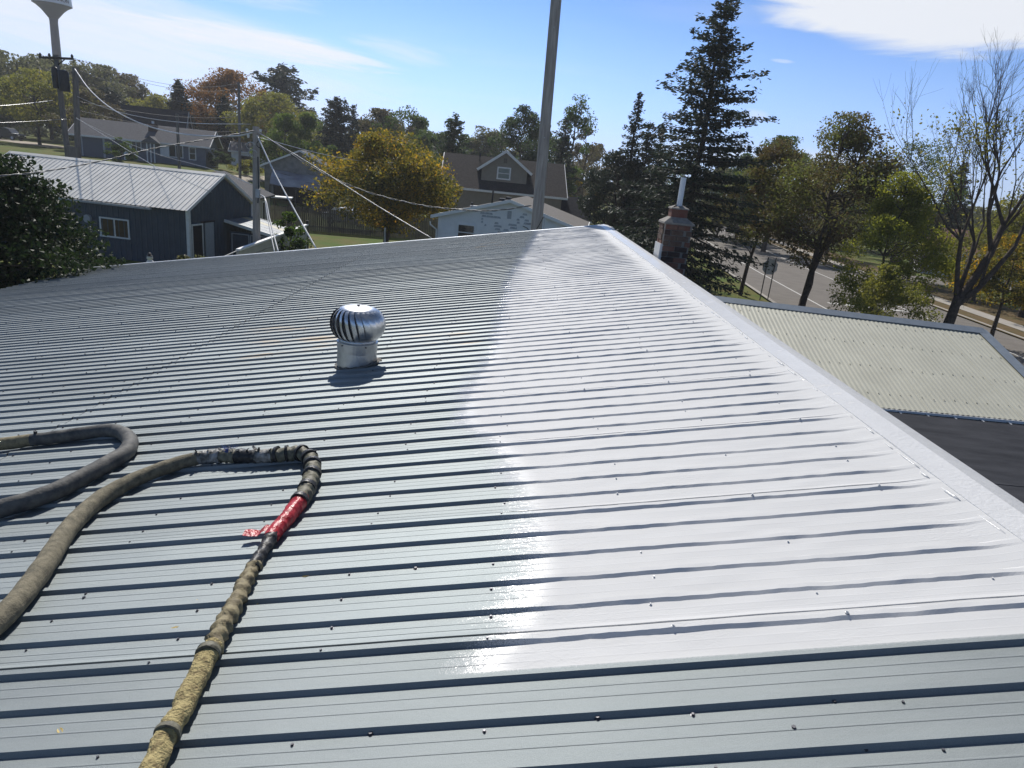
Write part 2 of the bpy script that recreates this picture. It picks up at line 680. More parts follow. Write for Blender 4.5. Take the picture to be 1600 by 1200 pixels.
def section():
    pr = []
    pr += [(0.0415, 0.0052, 'f'), (0.0430, 0.0054, 'f'), (0.0625, 0.0006, 'f')]
    for k in range(5):
        c = k * PITCH
        if k:
            pr += [(c - 0.0225, 0.0, 'r'), (c - 0.0125, RIB_H, 'r'), (c + 0.0125, RIB_H, 'r'), (c + 0.0225, 0.0, 'r')]
        for q in (1, 2):
            mnr = c + 0.0225 + (PITCH - 0.045) * q / 3 + (0.012 if k == 0 and q == 1 else 0)
            pr += [(mnr - 0.0045, 0.0, 'm'), (mnr - 0.0022, 0.0011, 'm'), (mnr + 0.0022, 0.0011, 'm'), (mnr + 0.0045, 0.0, 'm')]
    c = 5 * PITCH
    pr += [(c - 0.0225, 0.0, 'r'), (c - 0.0125, RIB_H * 1.15, 'r'), (c + 0.0125, RIB_H * 1.15, 'r'), (c + 0.0225, 0.0, 'r'), (c + 0.052, 0.0, 'f')]
    return pr


SECTION = section()


def roof_sheet(y0, s_lo, s_hi_fn, lift, coated):
    """a sheet whose first rib line sits at y0; ribs soften under the coat and fade out at the ridge."""
    ya, yb = y0, y0 + PANEL
    ss = []
    if coated:
        s_top = min(s_hi_fn(ya), s_hi_fn(yb))
        near = ya < 9
        s = s_lo
        while s < -0.9:
            ss.append(s)
            s += 0.7
        step = 0.022 if ya < 6.5 else (0.04 if near else 0.1)
        s = -0.9
        while s < s_top - 0.02:
            ss.append(s)
            s += step
        ss.append(None)
    else:
        n = 5
        ss = [s_lo + (s_hi_fn(ya) - s_lo) * i / n for i in range(n + 1)]
    rows = []
    # leading lip of the lap, standing on the neighbour's rib
    prof = [(0.0405, -0.0035, 'lip')] + SECTION
    for s in ss:
        row = []
        for (off, h, t) in prof:
            y = y0 + off
            sv = s_hi_fn(y) if s is None else s
            p0 = rp(sv, y, 0)
            if coated:
                dx = p0.x - coat_x(y) + 0.12 * noise.noise((sv * 3, y * 3, 1.7))
                c = smooth01((dx + 0.05) / 0.25) * (1.0 if y > 1.90 else 0.0)
                rd = s_hi_fn(y) - sv
                fade = smooth01((rd - 0.10 - 0.10 * abs(noise.noise((y * 2.1, 3.3, 0.2)))) / 0.30)
                amp = 0.62 + 0.16 * noise.noise((sv * 1.4, y * 1.3, 5.0)) + 0.16 * noise.noise((sv * 11, y * 9, 2.0))
                hh = h * ((1 - c) + c * amp * (0.10 + 0.90 * fade))
                if t == 'r':
                    # the coat rounds the feet of the ribs
                    kk = round((off) / PITCH)
                    cc = kk * PITCH
                    dy = off - cc
                    if h == 0.0:
                        off2 = cc + dy * (1 + 0.12 * c)
                    else:
                        off2 = cc + dy * (1 - 0.05 * c)
                    off2 += c * 0.0030 * noise.noise((sv * 16, kk * 3.1 + y0, 4.0)) + c * 0.0016 * noise.noise((sv * 40, kk * 2.3 + y0, 1.0))
                    y = y0 + off2
                if t == 'm':
                    hh = h * (1 - 0.8 * c)
                hh += c * 0.0022 * noise.noise((sv * 5, y * 14, 8.0))
                # thick bead of coat piled against the ridge
                hh += c * 0.020 * (1 - smooth01(rd / 0.30)) if y > 1.9 else 0
            else:
                hh = h
            hh += 0.0026 * noise.noise((sv * 0.9, y * 2.0, 0.4)) + 0.0011 * noise.noise((sv * 2.6, y * 5.5, 3.4))
            row.append(rp(sv, y, hh + lift + 0.0035))
        rows.append(row)
    k = len(prof)
    V = [p for r in rows for p in r]
    F = []
    for i in range(len(rows) - 1):
        for j in range(k - 1):
            a = i * k + j
            F.append((a, a + k, a + k + 1, a + 1))
    # turned-down lower edge gives the end lap its line
    n = len(V)
    low = rows[0]
    V += [p - RN * 0.0055 for p in low]
    for j in range(k - 1):
        F.append((n + j, j, j + 1, n + j + 1))
    return V, F


def sheet_index_range():
    return range(-4, 18)


for i in sheet_index_range():
    y0 = LAP0 + i * PANEL
    V, F = roof_sheet(y0, S_LAP, lambda y: ridge_s(y) - 0.02, 0.0045, y0 > 0.9)
    np_obj("roof_panel", V, F, M_ROOF, hall)
    V, F = roof_sheet(y0, S_EAVE, lambda y: S_LAP + 0.12, 0.0, False)
    np_obj("roof_panel", V, F, M_ROOF, hall)

# thin dark strip along the end laps, uneven at its lower edge
M_LAPSTRIP = mat("dark_lap_strip", (0.045, 0.045, 0.046), 0.7, var=0.3, scale=20)
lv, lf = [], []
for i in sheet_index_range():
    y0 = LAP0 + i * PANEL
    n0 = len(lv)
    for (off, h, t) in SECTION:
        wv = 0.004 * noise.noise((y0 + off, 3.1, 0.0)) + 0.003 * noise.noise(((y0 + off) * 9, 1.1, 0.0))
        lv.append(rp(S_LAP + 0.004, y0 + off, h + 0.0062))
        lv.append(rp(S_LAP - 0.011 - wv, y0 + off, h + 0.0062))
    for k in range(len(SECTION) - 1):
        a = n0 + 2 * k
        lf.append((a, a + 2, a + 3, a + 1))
np_obj("lap_strip", lv, lf, M_LAPSTRIP, hall, kind="stuff")

# screws: one row per purlin, three per sheet, plus the lap seams
M_SCREW = mat("dark_screw_head", (0.10, 0.10, 0.11), 0.45, 0.6, var=0.2)


def screw(mb, s, y, h, r=0.0075):
    c = rp(s, y, h)
    n = len(mb.v)
    for (q, z) in ((1.15, 0.0), (1.1, 0.0022), (0.62, 0.0028), (0.58, 0.0085)):
        for k in range(6):
            a = k * PI / 3 + 0.3
            mb.v.append(tuple(c + RS * (math.cos(a) * r * q) + Y * (math.sin(a) * r * q) + RN * z))
    for t in range(3):
        for k in range(6):
            a, b = n + t * 6 + k, n + t * 6 + (k + 1) % 6
            mb.f.append((a, b, b + 6, a + 6))
    mb.f.append(tuple(n + 18 + k for k in range(6)))


rng = random.Random(7)
sb, sw = MB(), MB()
for i in sheet_index_range():
    y0 = LAP0 + i * PANEL
    if y0 < 0.2:
        continue
    s = 1.62
    while s > S_EAVE + 0.2:
        for k, on_rib in ((0, True), (1, False), (2, False), (3, False)):
            if k == 2 and (int(s * 10) % 2):
                continue
            y = y0 + k * PITCH + (0.0 if on_rib else -0.040) + rng.uniform(-0.006, 0.006)
            s2 = s + rng.uniform(-0.03, 0.03)
            x = rp(s2, y).x
            coated = x > coat_x(y) + 0.05 and y > 1.9
            if coated and rng.random() < 0.25:
                continue
            screw(sw if coated else sb, s2, y, RIB_H + 0.006 if on_rib else 0.006, 0.0068 if coated else 0.0075)
        s -= 0.61
    for k in range(5):
        screw(sb, S_LAP + 0.05, y0 + k * PITCH - 0.04, 0.010)
for (u_, v_) in ((0.114, 1.665), (0.826, 1.485), (-0.576, 1.663), (0.820, 1.664), (0.667, 1.577), (-2.001, 2.531), (-0.563, 2.565)):
    screw(sb, u_, v_, 0.006, 0.011)
sb.build("panel_screws", M_SCREW, hall, kind="stuff")
sw.build("coated_screws", M_COAT, hall, kind="stuff")

# ridge flashing: a leg on the sheets, a rounded crest, an outer leg that drops towards the yard
YR = [-1.6 + 0.2 * i for i in range(0, 101)]
YR = [y for y in YR if y < Y_FAR + 0.06] + [Y_FAR + 0.06]


def strip(profile_fn, name, material, smooth=True):
    rows = [profile_fn(y) for y in YR]
    k = len(rows[0])
    V = [p for r in rows for p in r]
    F = [(i * k + j, i * k + j + 1, (i + 1) * k + j + 1, (i + 1) * k + j) for i in range(len(rows) - 1) for j in range(k - 1)]
    return np_obj(name, V, F, material, hall, smooth)


def cap_profile(y):
    s0 = ridge_s(y)
    j = 0.004 * noise.noise((y * 4.0, 0.3, 9.1))
    c = rp(s0, y)
    pts = [rp(s0 - 0.135 + j, y, 0.016), rp(s0 - 0.130 + j, y, 0.026 + j), rp(s0 - 0.03, y, 0.030 + j * 0.5), rp(s0, y, 0.032)]
    return pts


def outer_profile(y):
    b = rp(ridge_s(y), y, 0.0325)
    d1 = Vector((math.cos(rad(-7)), 0, math.sin(rad(-7))))
    j = 0.003 * noise.noise((y * 3.1, 7.7, 1.0))
    return [b + X * 0.004 - Z * 0.004, b + d1 * 0.06 + Z * j, b + d1 * 0.108, b + d1 * 0.114 - Z * 0.012, b + d1 * 0.117 - Z * 0.11]


cap = strip(cap_profile, "ridge_cap", M_COAT, False)
M_EDGE = mat("dusted_grey_flashing", (0.50, 0.505, 0.505), 0.55, var=0.06, scale=30, bump=0.003, bscale=160)
strip(outer_profile, "edge_flashing", M_EDGE, False)
# wet beads of coat along the foot of the cap
bd = MB()
y = 1.95
while y < 18.3:
    L = rng.uniform(0.05, 0.22)
    r0 = rng.uniform(0.004, 0.010)
    s0 = ridge_s(y) - 0.15 + rng.uniform(-0.012, 0.006)
    pts = [rp(s0 + 0.004 * noise.noise((y + t, 1, 2)), y + L * t, 0.018) for t in (0, 0.3, 0.7, 1.0)]
    bd.tube(pts, [r0 * 0.3, r0, r0 * 0.9, r0 * 0.3], 6)
    y += L + rng.uniform(0.01, 0.12)
bd.build("coat_beads", M_COAT, hall, smooth=True, kind="stuff")
# rolled end of the cap past the far gable
e0 = rp(ridge_s(Y_FAR), Y_FAR, 0.02) + X * 0.28 - Z * 0.10
MB().tube([e0 + Vector((0.05 * k - 0.1, 0.12 + 0.02 * k, 0.05 - 0.028 * k * k / 2)) for k in range(5)], [0.02, 0.03, 0.035, 0.03, 0.02], 8).build("cap_end", M_COAT, hall, smooth=True)

# gable (rake) trim, eave trim, walls below
rk = MB()
ss = [S_EAVE - 0.05 + (2.25 - S_EAVE + 0.05) * i / 14 for i in range(15)]
for a, b in zip(ss, ss[1:]):
    for (o, h0, h1) in ((0.0, 0.028, -0.12),):
        p, q = rp(a, Y_FAR + 0.06, h0), rp(b, Y_FAR + 0.06, h0)
        p2, q2 = rp(a, Y_FAR - 0.03, h0 - 0.004), rp(b, Y_FAR - 0.03, h0 - 0.004)
        rk.face(p2, q2, q, p)
        rk.face(p, q, q - RN * 0.14, p - RN * 0.14)
        rk.face(p2 - RN * 0.02, q2 - RN * 0.02, q2, p2)
rk.build("rake_trim", M_TIN, hall)
ev = MB()
for y in np.arange(-1.6, Y_FAR, 1.0):
    a, b = rp(S_EAVE + 0.02, y, -0.012), rp(S_EAVE + 0.02, min(y + 1.0, Y_FAR), -0.012)
    ev.prism([a, a - RS * 0.10 - Z * 0.01, a - RS * 0.10 - Z * 0.10, a - Z * 0.11], b - a)
ev.build("eave_gutter", M_TIN, hall)
hw = MB()
zt = rp(ridge_s(0), 0).z
a, b = rp(ridge_s(-1.5), -1.5) + X * 0.09, rp(ridge_s(Y_FAR), Y_FAR - 0.08) + X * 0.09
hw.face((a.x, a.y, 0), (b.x, b.y, 0), (b.x, b.y, b.z - 0.06), (a.x, a.y, a.z - 0.06))
c = rp(S_EAVE + 0.25, Y_FAR - 0.08)
hw.face((b.x, b.y, 0), (c.x, c.y, 0), (c.x, c.y, c.z - 0.08), (b.x, b.y, b.z - 0.06))
d = rp(S_EAVE + 0.25, -1.5)
hw.face((c.x, c.y, 0), (d.x, d.y, 0), (d.x, d.y, d.z - 0.08), (c.x, c.y, c.z - 0.08))
hw.face((d.x, d.y, 0), (a.x, a.y, 0), (a.x, a.y, a.z - 0.06), (d.x, d.y, d.z - 0.08))
hw.build("wall", M_WALLSTEEL, hall)

# ================================================================== turbine vent
TS, TY = (-1.612, 6.119)
tb = rp(TS, TY, 0.01)
vent = thing("turbine_vent", "round silver turbine vent with curved fins standing on the grey ribbed roof", "roof vent", tb)
M_VENT = mat("spun_aluminium", (0.66, 0.67, 0.68), 0.30, 0.95, var=0.10, scale=12, bump=0.0008, bscale=20)
M_VENT2 = mat("dull_galvanised", (0.56, 0.57, 0.57), 0.36, 0.85, var=0.12, scale=10, bump=0.001, bscale=14)
M_SEAL = mat("old_roof_sealant", (0.16, 0.15, 0.13), 0.8, var=0.4, scale=40, bump=0.006, bscale=70)
R0 = 0.178
bs = MB()
ring_lo, ring_hi = [], []
SEG = 40
for k in range(SEG):
    a = 2 * PI * k / SEG
    x, yv = R0 * math.cos(a), R0 * math.sin(a)
    ring_lo.append(tb + Vector((x * 1.03, yv * 1.03, x * math.tan(ROOF_A) - 0.005)))
    ring_hi.append(tb + Vector((x, yv, 0.175)))
mid = [tb + Vector((R0 * math.cos(2 * PI * k / SEG), R0 * math.sin(2 * PI * k / SEG), 0.150 + 0.018 * math.sin(2 * PI * k / SEG - 0.6))) for k in range(SEG)]
for r1, r2 in ((ring_lo, mid),):
    for k in range(SEG):
        j = (k + 1) % SEG
        bs.face(r1[k], r1[j], r2[j], r2[k])
bs.build("base", M_VENT2, vent, smooth=True)
cl = MB()
r1 = [tb + (p - tb) * 1.0 + Vector(((p - tb).x * 0.02, (p - tb).y * 0.02, -0.004)) for p in mid]
r2 = [tb + Vector((R0 * 1.05 * math.cos(2 * PI * k / SEG), R0 * 1.05 * math.sin(2 * PI * k / SEG), 0.222)) for k in range(SEG)]
r3 = [tb + Vector((R0 * 0.95 * math.cos(2 * PI * k / SEG), R0 * 0.95 * math.sin(2 * PI * k / SEG), 0.226)) for k in range(SEG)]
for p1, p2 in ((r1, r2), (r2, r3)):
    for k in range(SEG):
        j = (k + 1) % SEG
        cl.face(p1[k], p1[j], p2[j], p2[k])
cl.build("collar", M_VENT2, vent, smooth=True, angle=40)
for ang in (-2.15, -0.95):
    c = tb + Vector((R0 * 1.055 * math.cos(ang), R0 * 1.055 * math.sin(ang), 0.205))
    n = Vector((math.cos(ang), math.sin(ang), 0))
    t = n.cross(Z)
    mb = MB()
    mb.prism([c + t * (0.007 * math.cos(q)) + Z * (0.007 * math.sin(q)) for q in [k * PI / 4 for k in range(8)]], n * 0.006)
    mb.build("screw", M_SCREW, vent)
# fins
NB = 24
HR, HZ = 0.252, 0.385


def fin_mesh():
    mb = MB()
    nst = 12
    rows = []
    for i in range(nst + 1):
        t = i / nst
        ph = -PI / 2 * 0.72 + t * PI * 0.86
        r = 0.055 + (HR - 0.055) * max(0.0, math.cos(ph)) ** 0.72
        z = HZ + 0.158 * math.sin(ph)
        tw = -0.42 * t
        w = 2 * PI / NB * 1.42
        row = []
        for q in range(5):
            f = q / 4
            a = tw + w * (f - 0.1)
            rr = r * (1.0 - 0.15 * (1 - f) ** 1.3 * math.cos(ph))
            row.append(Vector((rr * math.cos(a), rr * math.sin(a), z)))
        rows.append(row)
    for i in range(nst):
        for q in range(4):
            mb.face(rows[i][q], rows[i][q + 1], rows[i + 1][q + 1], rows[i + 1][q])
    me = bpy.data.meshes.new("fin")
    me.from_pydata(mb.v, [], mb.f)
    me.materials.append(M_VENT)
    import bmesh
    bm = bmesh.new()
    bm.from_mesh(me)
    bmesh.ops.remove_doubles(bm, verts=bm.verts, dist=1e-5)
    bm.to_mesh(me)
    bm.free()
    me.shade_smooth()
    return me


fm = fin_mesh()
for k in range(NB):
    o = bpy.data.objects.new("fin", fm)
    o.rotation_euler = (0, 0, 2 * PI * k / NB)
    link(o, vent)
MB().lathe([(0.0, 0.545), (0.03, 0.548), (0.06, 0.546), (0.12, 0.540), (0.165, 0.527), (0.172, 0.519), (0.160, 0.516)], tb, 32).build("cap", M_VENT, vent, smooth=True)
MB().lathe([(0.0, 0.562), (0.010, 0.561), (0.014, 0.555), (0.014, 0.545)], tb, 10).build("cap_bolt", M_SCREW, vent, smooth=True)
MB().lathe([(0.03, 0.20), (0.03, 0.54)], tb, 10).build("shaft", M_SCREW, vent, smooth=True)
MB().lathe([(0.165, 0.224), (0.172, 0.235), (0.165, 0.246)], tb, 32).build("bottom_ring", M_VENT2, vent, smooth=True)
sl = MB()
pts = []
for k in range(41):
    a = 2 * PI * k / 40
    rr = R0 * (1.06 + 0.03 * math.sin(5 * a) + 0.02 * math.sin(11 * a + 1))
    x, yv = rr * math.cos(a), rr * math.sin(a)
    pts.append(tb + Vector((x, yv, x * math.tan(ROOF_A) + 0.004)))
sl.tube(pts, [0.014 + 0.008 * (math.sin(k * 2.3) > 0.4) for k in range(41)], 6)
for k in range(7):
    a = -0.5 + k * 0.13
    p = tb + Vector((R0 * 1.16 * math.cos(a), R0 * 1.16 * math.sin(a), R0 * 1.16 * math.cos(a) * math.tan(ROOF_A) + 0.008))
    sl.box(p, (0.05 * rng.uniform(0.5, 1), 0.03, 0.02), (RS, Y, RN))
sl.build("sealant", M_SEAL, vent, smooth=True)

# ================================================================== hoses
M_HOSE = mat("worn_hose_jacket", (0.25, 0.22, 0.15), 0.85, color2=(0.125, 0.113, 0.08), scale=30, bump=0.004, bscale=120)
M_HOSE2 = mat("grey_rubber_jacket", (0.065, 0.066, 0.066), 0.7, color2=(0.15, 0.145, 0.13), scale=14, bump=0.003, bscale=60)
M_WRAP = mat("olive_tape_wrap", (0.24, 0.225, 0.16), 0.6, color2=(0.10, 0.095, 0.07), scale=26, bump=0.004, bscale=60)
M_BLACK = mat("black_tape", (0.018, 0.018, 0.020), 0.42, color2=(0.06, 0.058, 0.055), scale=40, bump=0.003, bscale=80)
M_SILVER = mat("torn_silver_tape", (0.42, 0.41, 0.385), 0.5, color2=(0.11, 0.105, 0.09), scale=24, metallic=0.1, contrast=(0.42, 0.66), bump=0.005, bscale=70)
M_RED = mat("red_tape", (0.60, 0.045, 0.055), 0.28, color2=(0.30, 0.015, 0.02), scale=32, bump=0.006, bscale=60)
M_FOAM = mat("dried_spray_foam", (0.45, 0.37, 0.175), 0.85, color2=(0.15, 0.11, 0.055), scale=42, bump=0.010, bscale=110, contrast=(0.30, 0.55))
M_BLUE = mat("blue_fibre", (0.05, 0.12, 0.45), 0.7, var=0.3)
M_TANTAPE = mat("tan_tape", (0.31, 0.265, 0.155), 0.7, color2=(0.17, 0.14, 0.085), scale=30, bump=0.003)


def hose_path(px, n=14):
    """px: (s, y) points on the roof -> dense path lying on the ribs."""
    return catmull([rp(s, y, 0.0) for (s, y) in px], n)


def jacket(pts, rads, lump, kind, seed, seg=18, dens=None):
    """tube on the roof with wrinkles: kind 'bare' | 'wrap' | 'foam' | 'tape'."""
    # resample evenly
    L = [0.0]
    for a, b in zip(pts, pts[1:]):
        L.append(L[-1] + (b - a).length)
    step = 0.012 if kind != 'bare' else 0.025
    n = max(6, int(L[-1] / step))
    P, R = [], []
    j = 0
    for i in range(n + 1):
        d = L[-1] * i / n
        while j < len(L) - 2 and L[j + 1] < d:
            j += 1
        t = (d - L[j]) / max(1e-9, L[j + 1] - L[j])
        P.append(pts[j].lerp(pts[j + 1], t))
        R.append(rads[j] + (rads[j + 1] - rads[j]) * t)
    V, F = [], []
    for i, p in enumerate(P):
        t = (P[min(i + 1, n)] - P[max(i - 1, 0)]).normalized()
        s = t.cross(RN).normalized()
        d = L[-1] * i / n
        ctr = p + RN * (R[i] * 0.96 + RIB_H)
        for k in range(seg):
            a = 2 * PI * k / seg
            nd = s * math.cos(a) + RN * math.sin(a)
            q = ctr + nd * R[i]
            if kind == 'foam':
                w = 0.6 * noise.noise(q * 40) + 1.1 * noise.noise(q * 15) + 0.9 * (abs(noise.noise(q * 75)) - 0.25)
            elif kind == 'wrap':
                ph = d * (2 * PI / 0.062) + a * 1.0 + 2.8 * noise.noise(q * 12 + Vector((seed, 0, 0)))
                saw = (ph / (2 * PI)) % 1.0
                w = 1.35 * (saw ** 2.2 - 0.45) + 0.9 * noise.noise(q * 28) + 0.5 * noise.noise(q * 60)
            elif kind == 'tape':
                ph = d * (2 * PI / 0.045) + a + 2.0 * noise.noise(q * 20 + Vector((seed, 3, 0)))
                saw = (ph / (2 * PI)) % 1.0
                w = 0.8 * (saw - 0.5) + 0.9 * noise.noise(q * 40)
            else:
                w = 0.6 * noise.noise(q * 14 + Vector((seed, 0, 0))) + 0.15 * noise.noise(q * 60)
            q = q + nd * (w * lump)
            # keep the underside off the sheet
            V.append(q)
    for i in range(n):
        for k in range(seg):
            a, b = i * seg + k, i * seg + (k + 1) % seg
            F.append((a, b, b + seg, a + seg))
    for base in (0, n * seg):
        c = len(V)
        V.append(sum((V[base + k] for k in range(seg)), Vector()) / seg)
        for k in range(seg):
            F.append((base + k, base + (k + 1) % seg, c, c))
    return V, F


def jacket_obj(name, pts, rads, lump, kind, material, parent, seed=0):
    V, F = jacket(pts, rads, lump, kind, seed)
    mb = MB()
    mb.v = [tuple(p) for p in V]
    mb.f = [f[:3] if f[2] == f[3] else f for f in F]
    return mb.build(name, material, parent, smooth=True, angle=65)


H2 = [(-2.216, 2.139), (-2.214, 2.338), (-2.243, 2.530), (-2.322, 2.810), (-2.414, 3.100), (-2.452, 3.411), (-2.392, 3.653), (-2.264, 3.837), (-2.126, 3.936),
      (-1.975, 3.936), (-1.856, 3.912), (-1.725, 3.886), (-1.569, 3.874), (-1.457, 3.872), (-1.348, 3.744), (-1.277, 3.508), (-1.255, 3.274), (-1.266, 3.071),
      (-1.286, 2.903), (-1.289, 2.752), (-1.284, 2.588), (-1.256, 2.341), (-1.240, 2.149), (-1.223, 1.961), (-1.209, 1.821), (-1.200, 1.682), (-1.186, 1.557), (-1.161, 1.453)]
H2R = [.047, .047, .048, .048, .047, .046, .045, .043, .043, .043, .045, .042, .045, .046, .045, .045, .042, .038, .036, .026, .029, .034, .036, .036, .035, .034, .034, .034]
hp = rp(*H2[13])
hose = thing("spray_hose", "long spray foam hose wrapped in olive and red tape, foam crusted at its near end", "hose", hp)
DN = 14
hpath = hose_path(H2, DN)
hrad = []
for i in range(len(H2) - 1):
    for k in range(DN):
        hrad.append(H2R[i] + (H2R[i + 1] - H2R[i]) * k / DN)
hrad.append(H2R[-1])


def seg_of(a, b):
    i, j = int(a * DN), int(b * DN) + 1
    return hpath[i:j], hrad[i:j]


for (nm, a, b, lump, kd, mt) in (
        ("bare_jacket", 0, 8.0, .006, 'bare', M_HOSE), ("torn_tape", 7.9, 9.0, .006, 'tape', M_SILVER),
        ("olive_wrap", 8.9, 10.0, .008, 'wrap', M_WRAP), ("black_tape", 9.95, 11.0, .007, 'tape', M_BLACK),
        ("torn_tape", 10.9, 11.7, .007, 'tape', M_SILVER), ("olive_wrap", 11.6, 16.3, .0085, 'wrap', M_WRAP),
        ("red_tape", 16.2, 18.3, .006, 'tape', M_RED), ("black_tape", 18.2, 19.9, .006, 'wrap', M_BLACK),
        ("tan_wrap", 19.7, 22.6, .0095, 'wrap', M_TANTAPE), ("foam_crust", 22.4, 25.1, .0085, 'foam', M_FOAM), ("foam_crust", 25.0, 27.0, .0095, 'foam', M_FOAM)):
    p, r = seg_of(a, b)
    jacket_obj(nm, p, r, lump, kd, mt, hose, a)
# black bands round the olive wrap, a loose red tail, the blue tuft
for a in (11.75, 12.25, 13.1, 13.75, 14.3, 14.9, 15.6, 16.25, 22.5, 25.05):
    p, r = seg_of(a, a + 0.16)
    jacket_obj("tape_band", p, [q + 0.006 for q in r], .004, 'tape', M_BLACK if a < 20 else M_WRAP, hose, a)
tl = MB()
q0 = hpath[int(17.9 * DN)] + RN * 0.06
tail = [q0 + RS * (-0.02 - 0.035 * k) + RN * (0.012 * math.sin(k * 2.1) - 0.005 * k) for k in range(5)]
for k in range(4):
    w0, w1 = 0.022 + 0.006 * (k % 2), 0.022 + 0.006 * ((k + 1) % 2)
    tl.face(tail[k] - Y * w0, tail[k] + Y * w0 + RN * 0.008, tail[k + 1] + Y * w1 + RN * 0.006, tail[k + 1] - Y * w1)
tl.build("tape_tail", M_RED, hose)
tf = MB()
q0 = hpath[int(9.55 * DN)] + RN * 0.112
for k in range(70):
    d = Vector((rng.uniform(-1, 1), rng.uniform(-1, 1), rng.uniform(0.0, 1.3))).normalized()
    b = q0 - RN * 0.02 + Vector((rng.uniform(-.02, .02), rng.uniform(-.02, .02), 0))
    e = b + d * rng.uniform(0.025, 0.06)
    sde = d.cross(X).normalized() * 0.0022
    tf.face(b - sde, b + sde, e + sde * 0.4, e - sde * 0.4)
tf.build("blue_tuft", M_BLUE, hose)
fr = MB()
for a in (8.1, 8.4, 9.2, 9.9, 10.4, 11.1, 11.5, 15.9, 16.4):
    b = hpath[int(a * DN)] + RN * (0.085 if a < 12 else 0.05)
    for k in range(3):
        d = (RN * rng.uniform(0.1, 0.9) + RS * rng.uniform(-1, 1) + Y * rng.uniform(-.9, .2)).normalized()
        sde = d.cross(RN).normalized() * rng.uniform(0.008, 0.016)
        e = b + d * rng.uniform(0.03, 0.06)
        fr.face(b - sde, b + sde, e + sde * 0.5 + RN * 0.006, e - sde * 0.4)
fr.build("tape_scraps", M_SILVER, hose)

H1 = [(-4.141, 4.507), (-3.905, 4.505), (-3.655, 4.536), (-3.455, 4.566), (-3.263, 4.599), (-3.090, 4.612), (-2.921, 4.512), (-2.767, 4.324), (-2.692, 4.132),
      (-2.704, 3.961), (-2.750, 3.753), (-2.802, 3.574), (-2.895, 3.462), (-3.015, 3.376), (-3.106, 3.261)]
hose1 = thing("air_hose", "thick grey hose looping back towards the left edge behind the taped hose", "hose", rp(*H1[7]))
p1 = hose_path(H1, DN)
cut = int(2.4 * DN)
jacket_obj("tan_sleeve", p1[:cut + 1], [0.046] * (cut + 1), .005, 'bare', M_TANTAPE, hose1, 4)
jacket_obj("jacket", p1[cut - 2:], [0.046 + 0.006 * min(1, i / 90) for i in range(len(p1) - cut + 2)], .007, 'bare', M_HOSE2, hose1, 9)
b = p1[cut]
MB().bar(b + RN * 0.085, b + RN * 0.125 + RS * 0.01, 0.02, 0.012, Y).build("clip", M_BLACK, hose1)

# curled leaves on the sheets
M_DRY = mat("dry_leaf", (0.55, 0.42, 0.16), 0.7, var=0.25, scale=60)
for i, ((s, y), a, wh) in enumerate((((-1.040, 2.574), .3, "beside the red taped hose"), ((-1.184, 2.404), 1.2, "just right of the twisted hose wrap"), ((-1.464, 2.438), 2.0, "left of the twisted hose wrap"),
                       ((-1.479, 2.266), .7, "left of the foam crusted hose"), ((-1.610, 1.766), 2.4, "in the bottom left corner"))):
    c = rp(s, y, 0.008)
    d = RS * math.cos(a) + Y * math.sin(a)
    e = RN.cross(d)
    L = 0.020
    mb = MB()
    for (u0, u1, w0, w1) in ((-1, -.3, .1, .42), (-.3, .4, .42, .36), (.4, 1, .36, .02)):
        for sg in (-1, 1):
            mb.face(c + d * L * u0, c + d * L * u1, c + d * L * u1 + e * (sg * L * w1) + RN * (L * .35 * w1), c + d * L * u0 + e * (sg * L * w0) + RN * (L * .35 * w0))
    tag(mb.build("fallen_leaf", M_DRY), "tiny curled yellow leaf on the roof " + wh, "leaf", "fallen leaves on the roof")

# ================================================================== neighbouring buildings
M_NAVY = mat("navy_steel_siding", (0.055, 0.075, 0.098), 0.5, var=0.12, scale=1.5)
M_WHITE = mat("white_trim_paint", (0.74, 0.74, 0.72), 0.5, var=0.06, scale=6)
M_SHEDROOF = mat("white_roof_steel", (0.86, 0.83, 0.75), 0.5, 0.0, spec=0.3, var=0.07, scale=1.2)
M_GREY = mat("grey_trim_paint", (0.36, 0.38, 0.40), 0.5, var=0.08)
M_GLASS = glass_mat("dark_window_glass")
M_GLASSB = mat("brown_blind_behind_glass", (0.075, 0.05, 0.035), 0.12, var=0.2, scale=3)
M_SHINGLE = mat("grey_shingles", (0.125, 0.125, 0.13), 0.9, spec=0.05, var=0.18, scale=6, bump=0.01, bscale=9)
M_SHINGLE_B = mat("brown_shingles", (0.072, 0.065, 0.060), 0.92, spec=0.03, var=0.2, scale=7, bump=0.01, bscale=9)
M_SHINGLE_D = mat("dark_shingles", (0.035, 0.036, 0.042), 0.9, spec=0.03, var=0.2, scale=6)
M_TAN = mat("tan_siding", (0.25, 0.22, 0.175), 0.6, var=0.07, scale=3)
M_BLUEGREY = mat("blue_grey_siding", (0.135, 0.15, 0.178), 0.6, var=0.07, scale=3)
M_WHITESIDE = mat("weathered_white_siding", (0.80, 0.80, 0.78), 0.6, var=0.05, scale=2)
M_PEEL = mat("bare_board_patch", (0.42, 0.44, 0.46), 0.8, var=0.2, scale=12)
M_CREAM = mat("cream_siding", (0.42, 0.40, 0.34), 0.6, var=0.08, scale=3)
M_CREAMROOF = mat("cream_corrugated_steel", (0.55, 0.535, 0.43), 0.45, 0.1, var=0.06, scale=1.5)
M_CONC = mat("concrete", (0.40, 0.38, 0.35), 0.85, var=0.12, scale=3, bump=0.003)
M_DARKIN = mat("dark_interior", (0.012, 0.012, 0.013), 0.9)
M_DARKWOOD = mat("aged_dark_wood", (0.05, 0.045, 0.04), 0.8, var=0.3, scale=8)
M_RUST = mat("red_machine_paint", (0.28, 0.035, 0.03), 0.5, var=0.2)


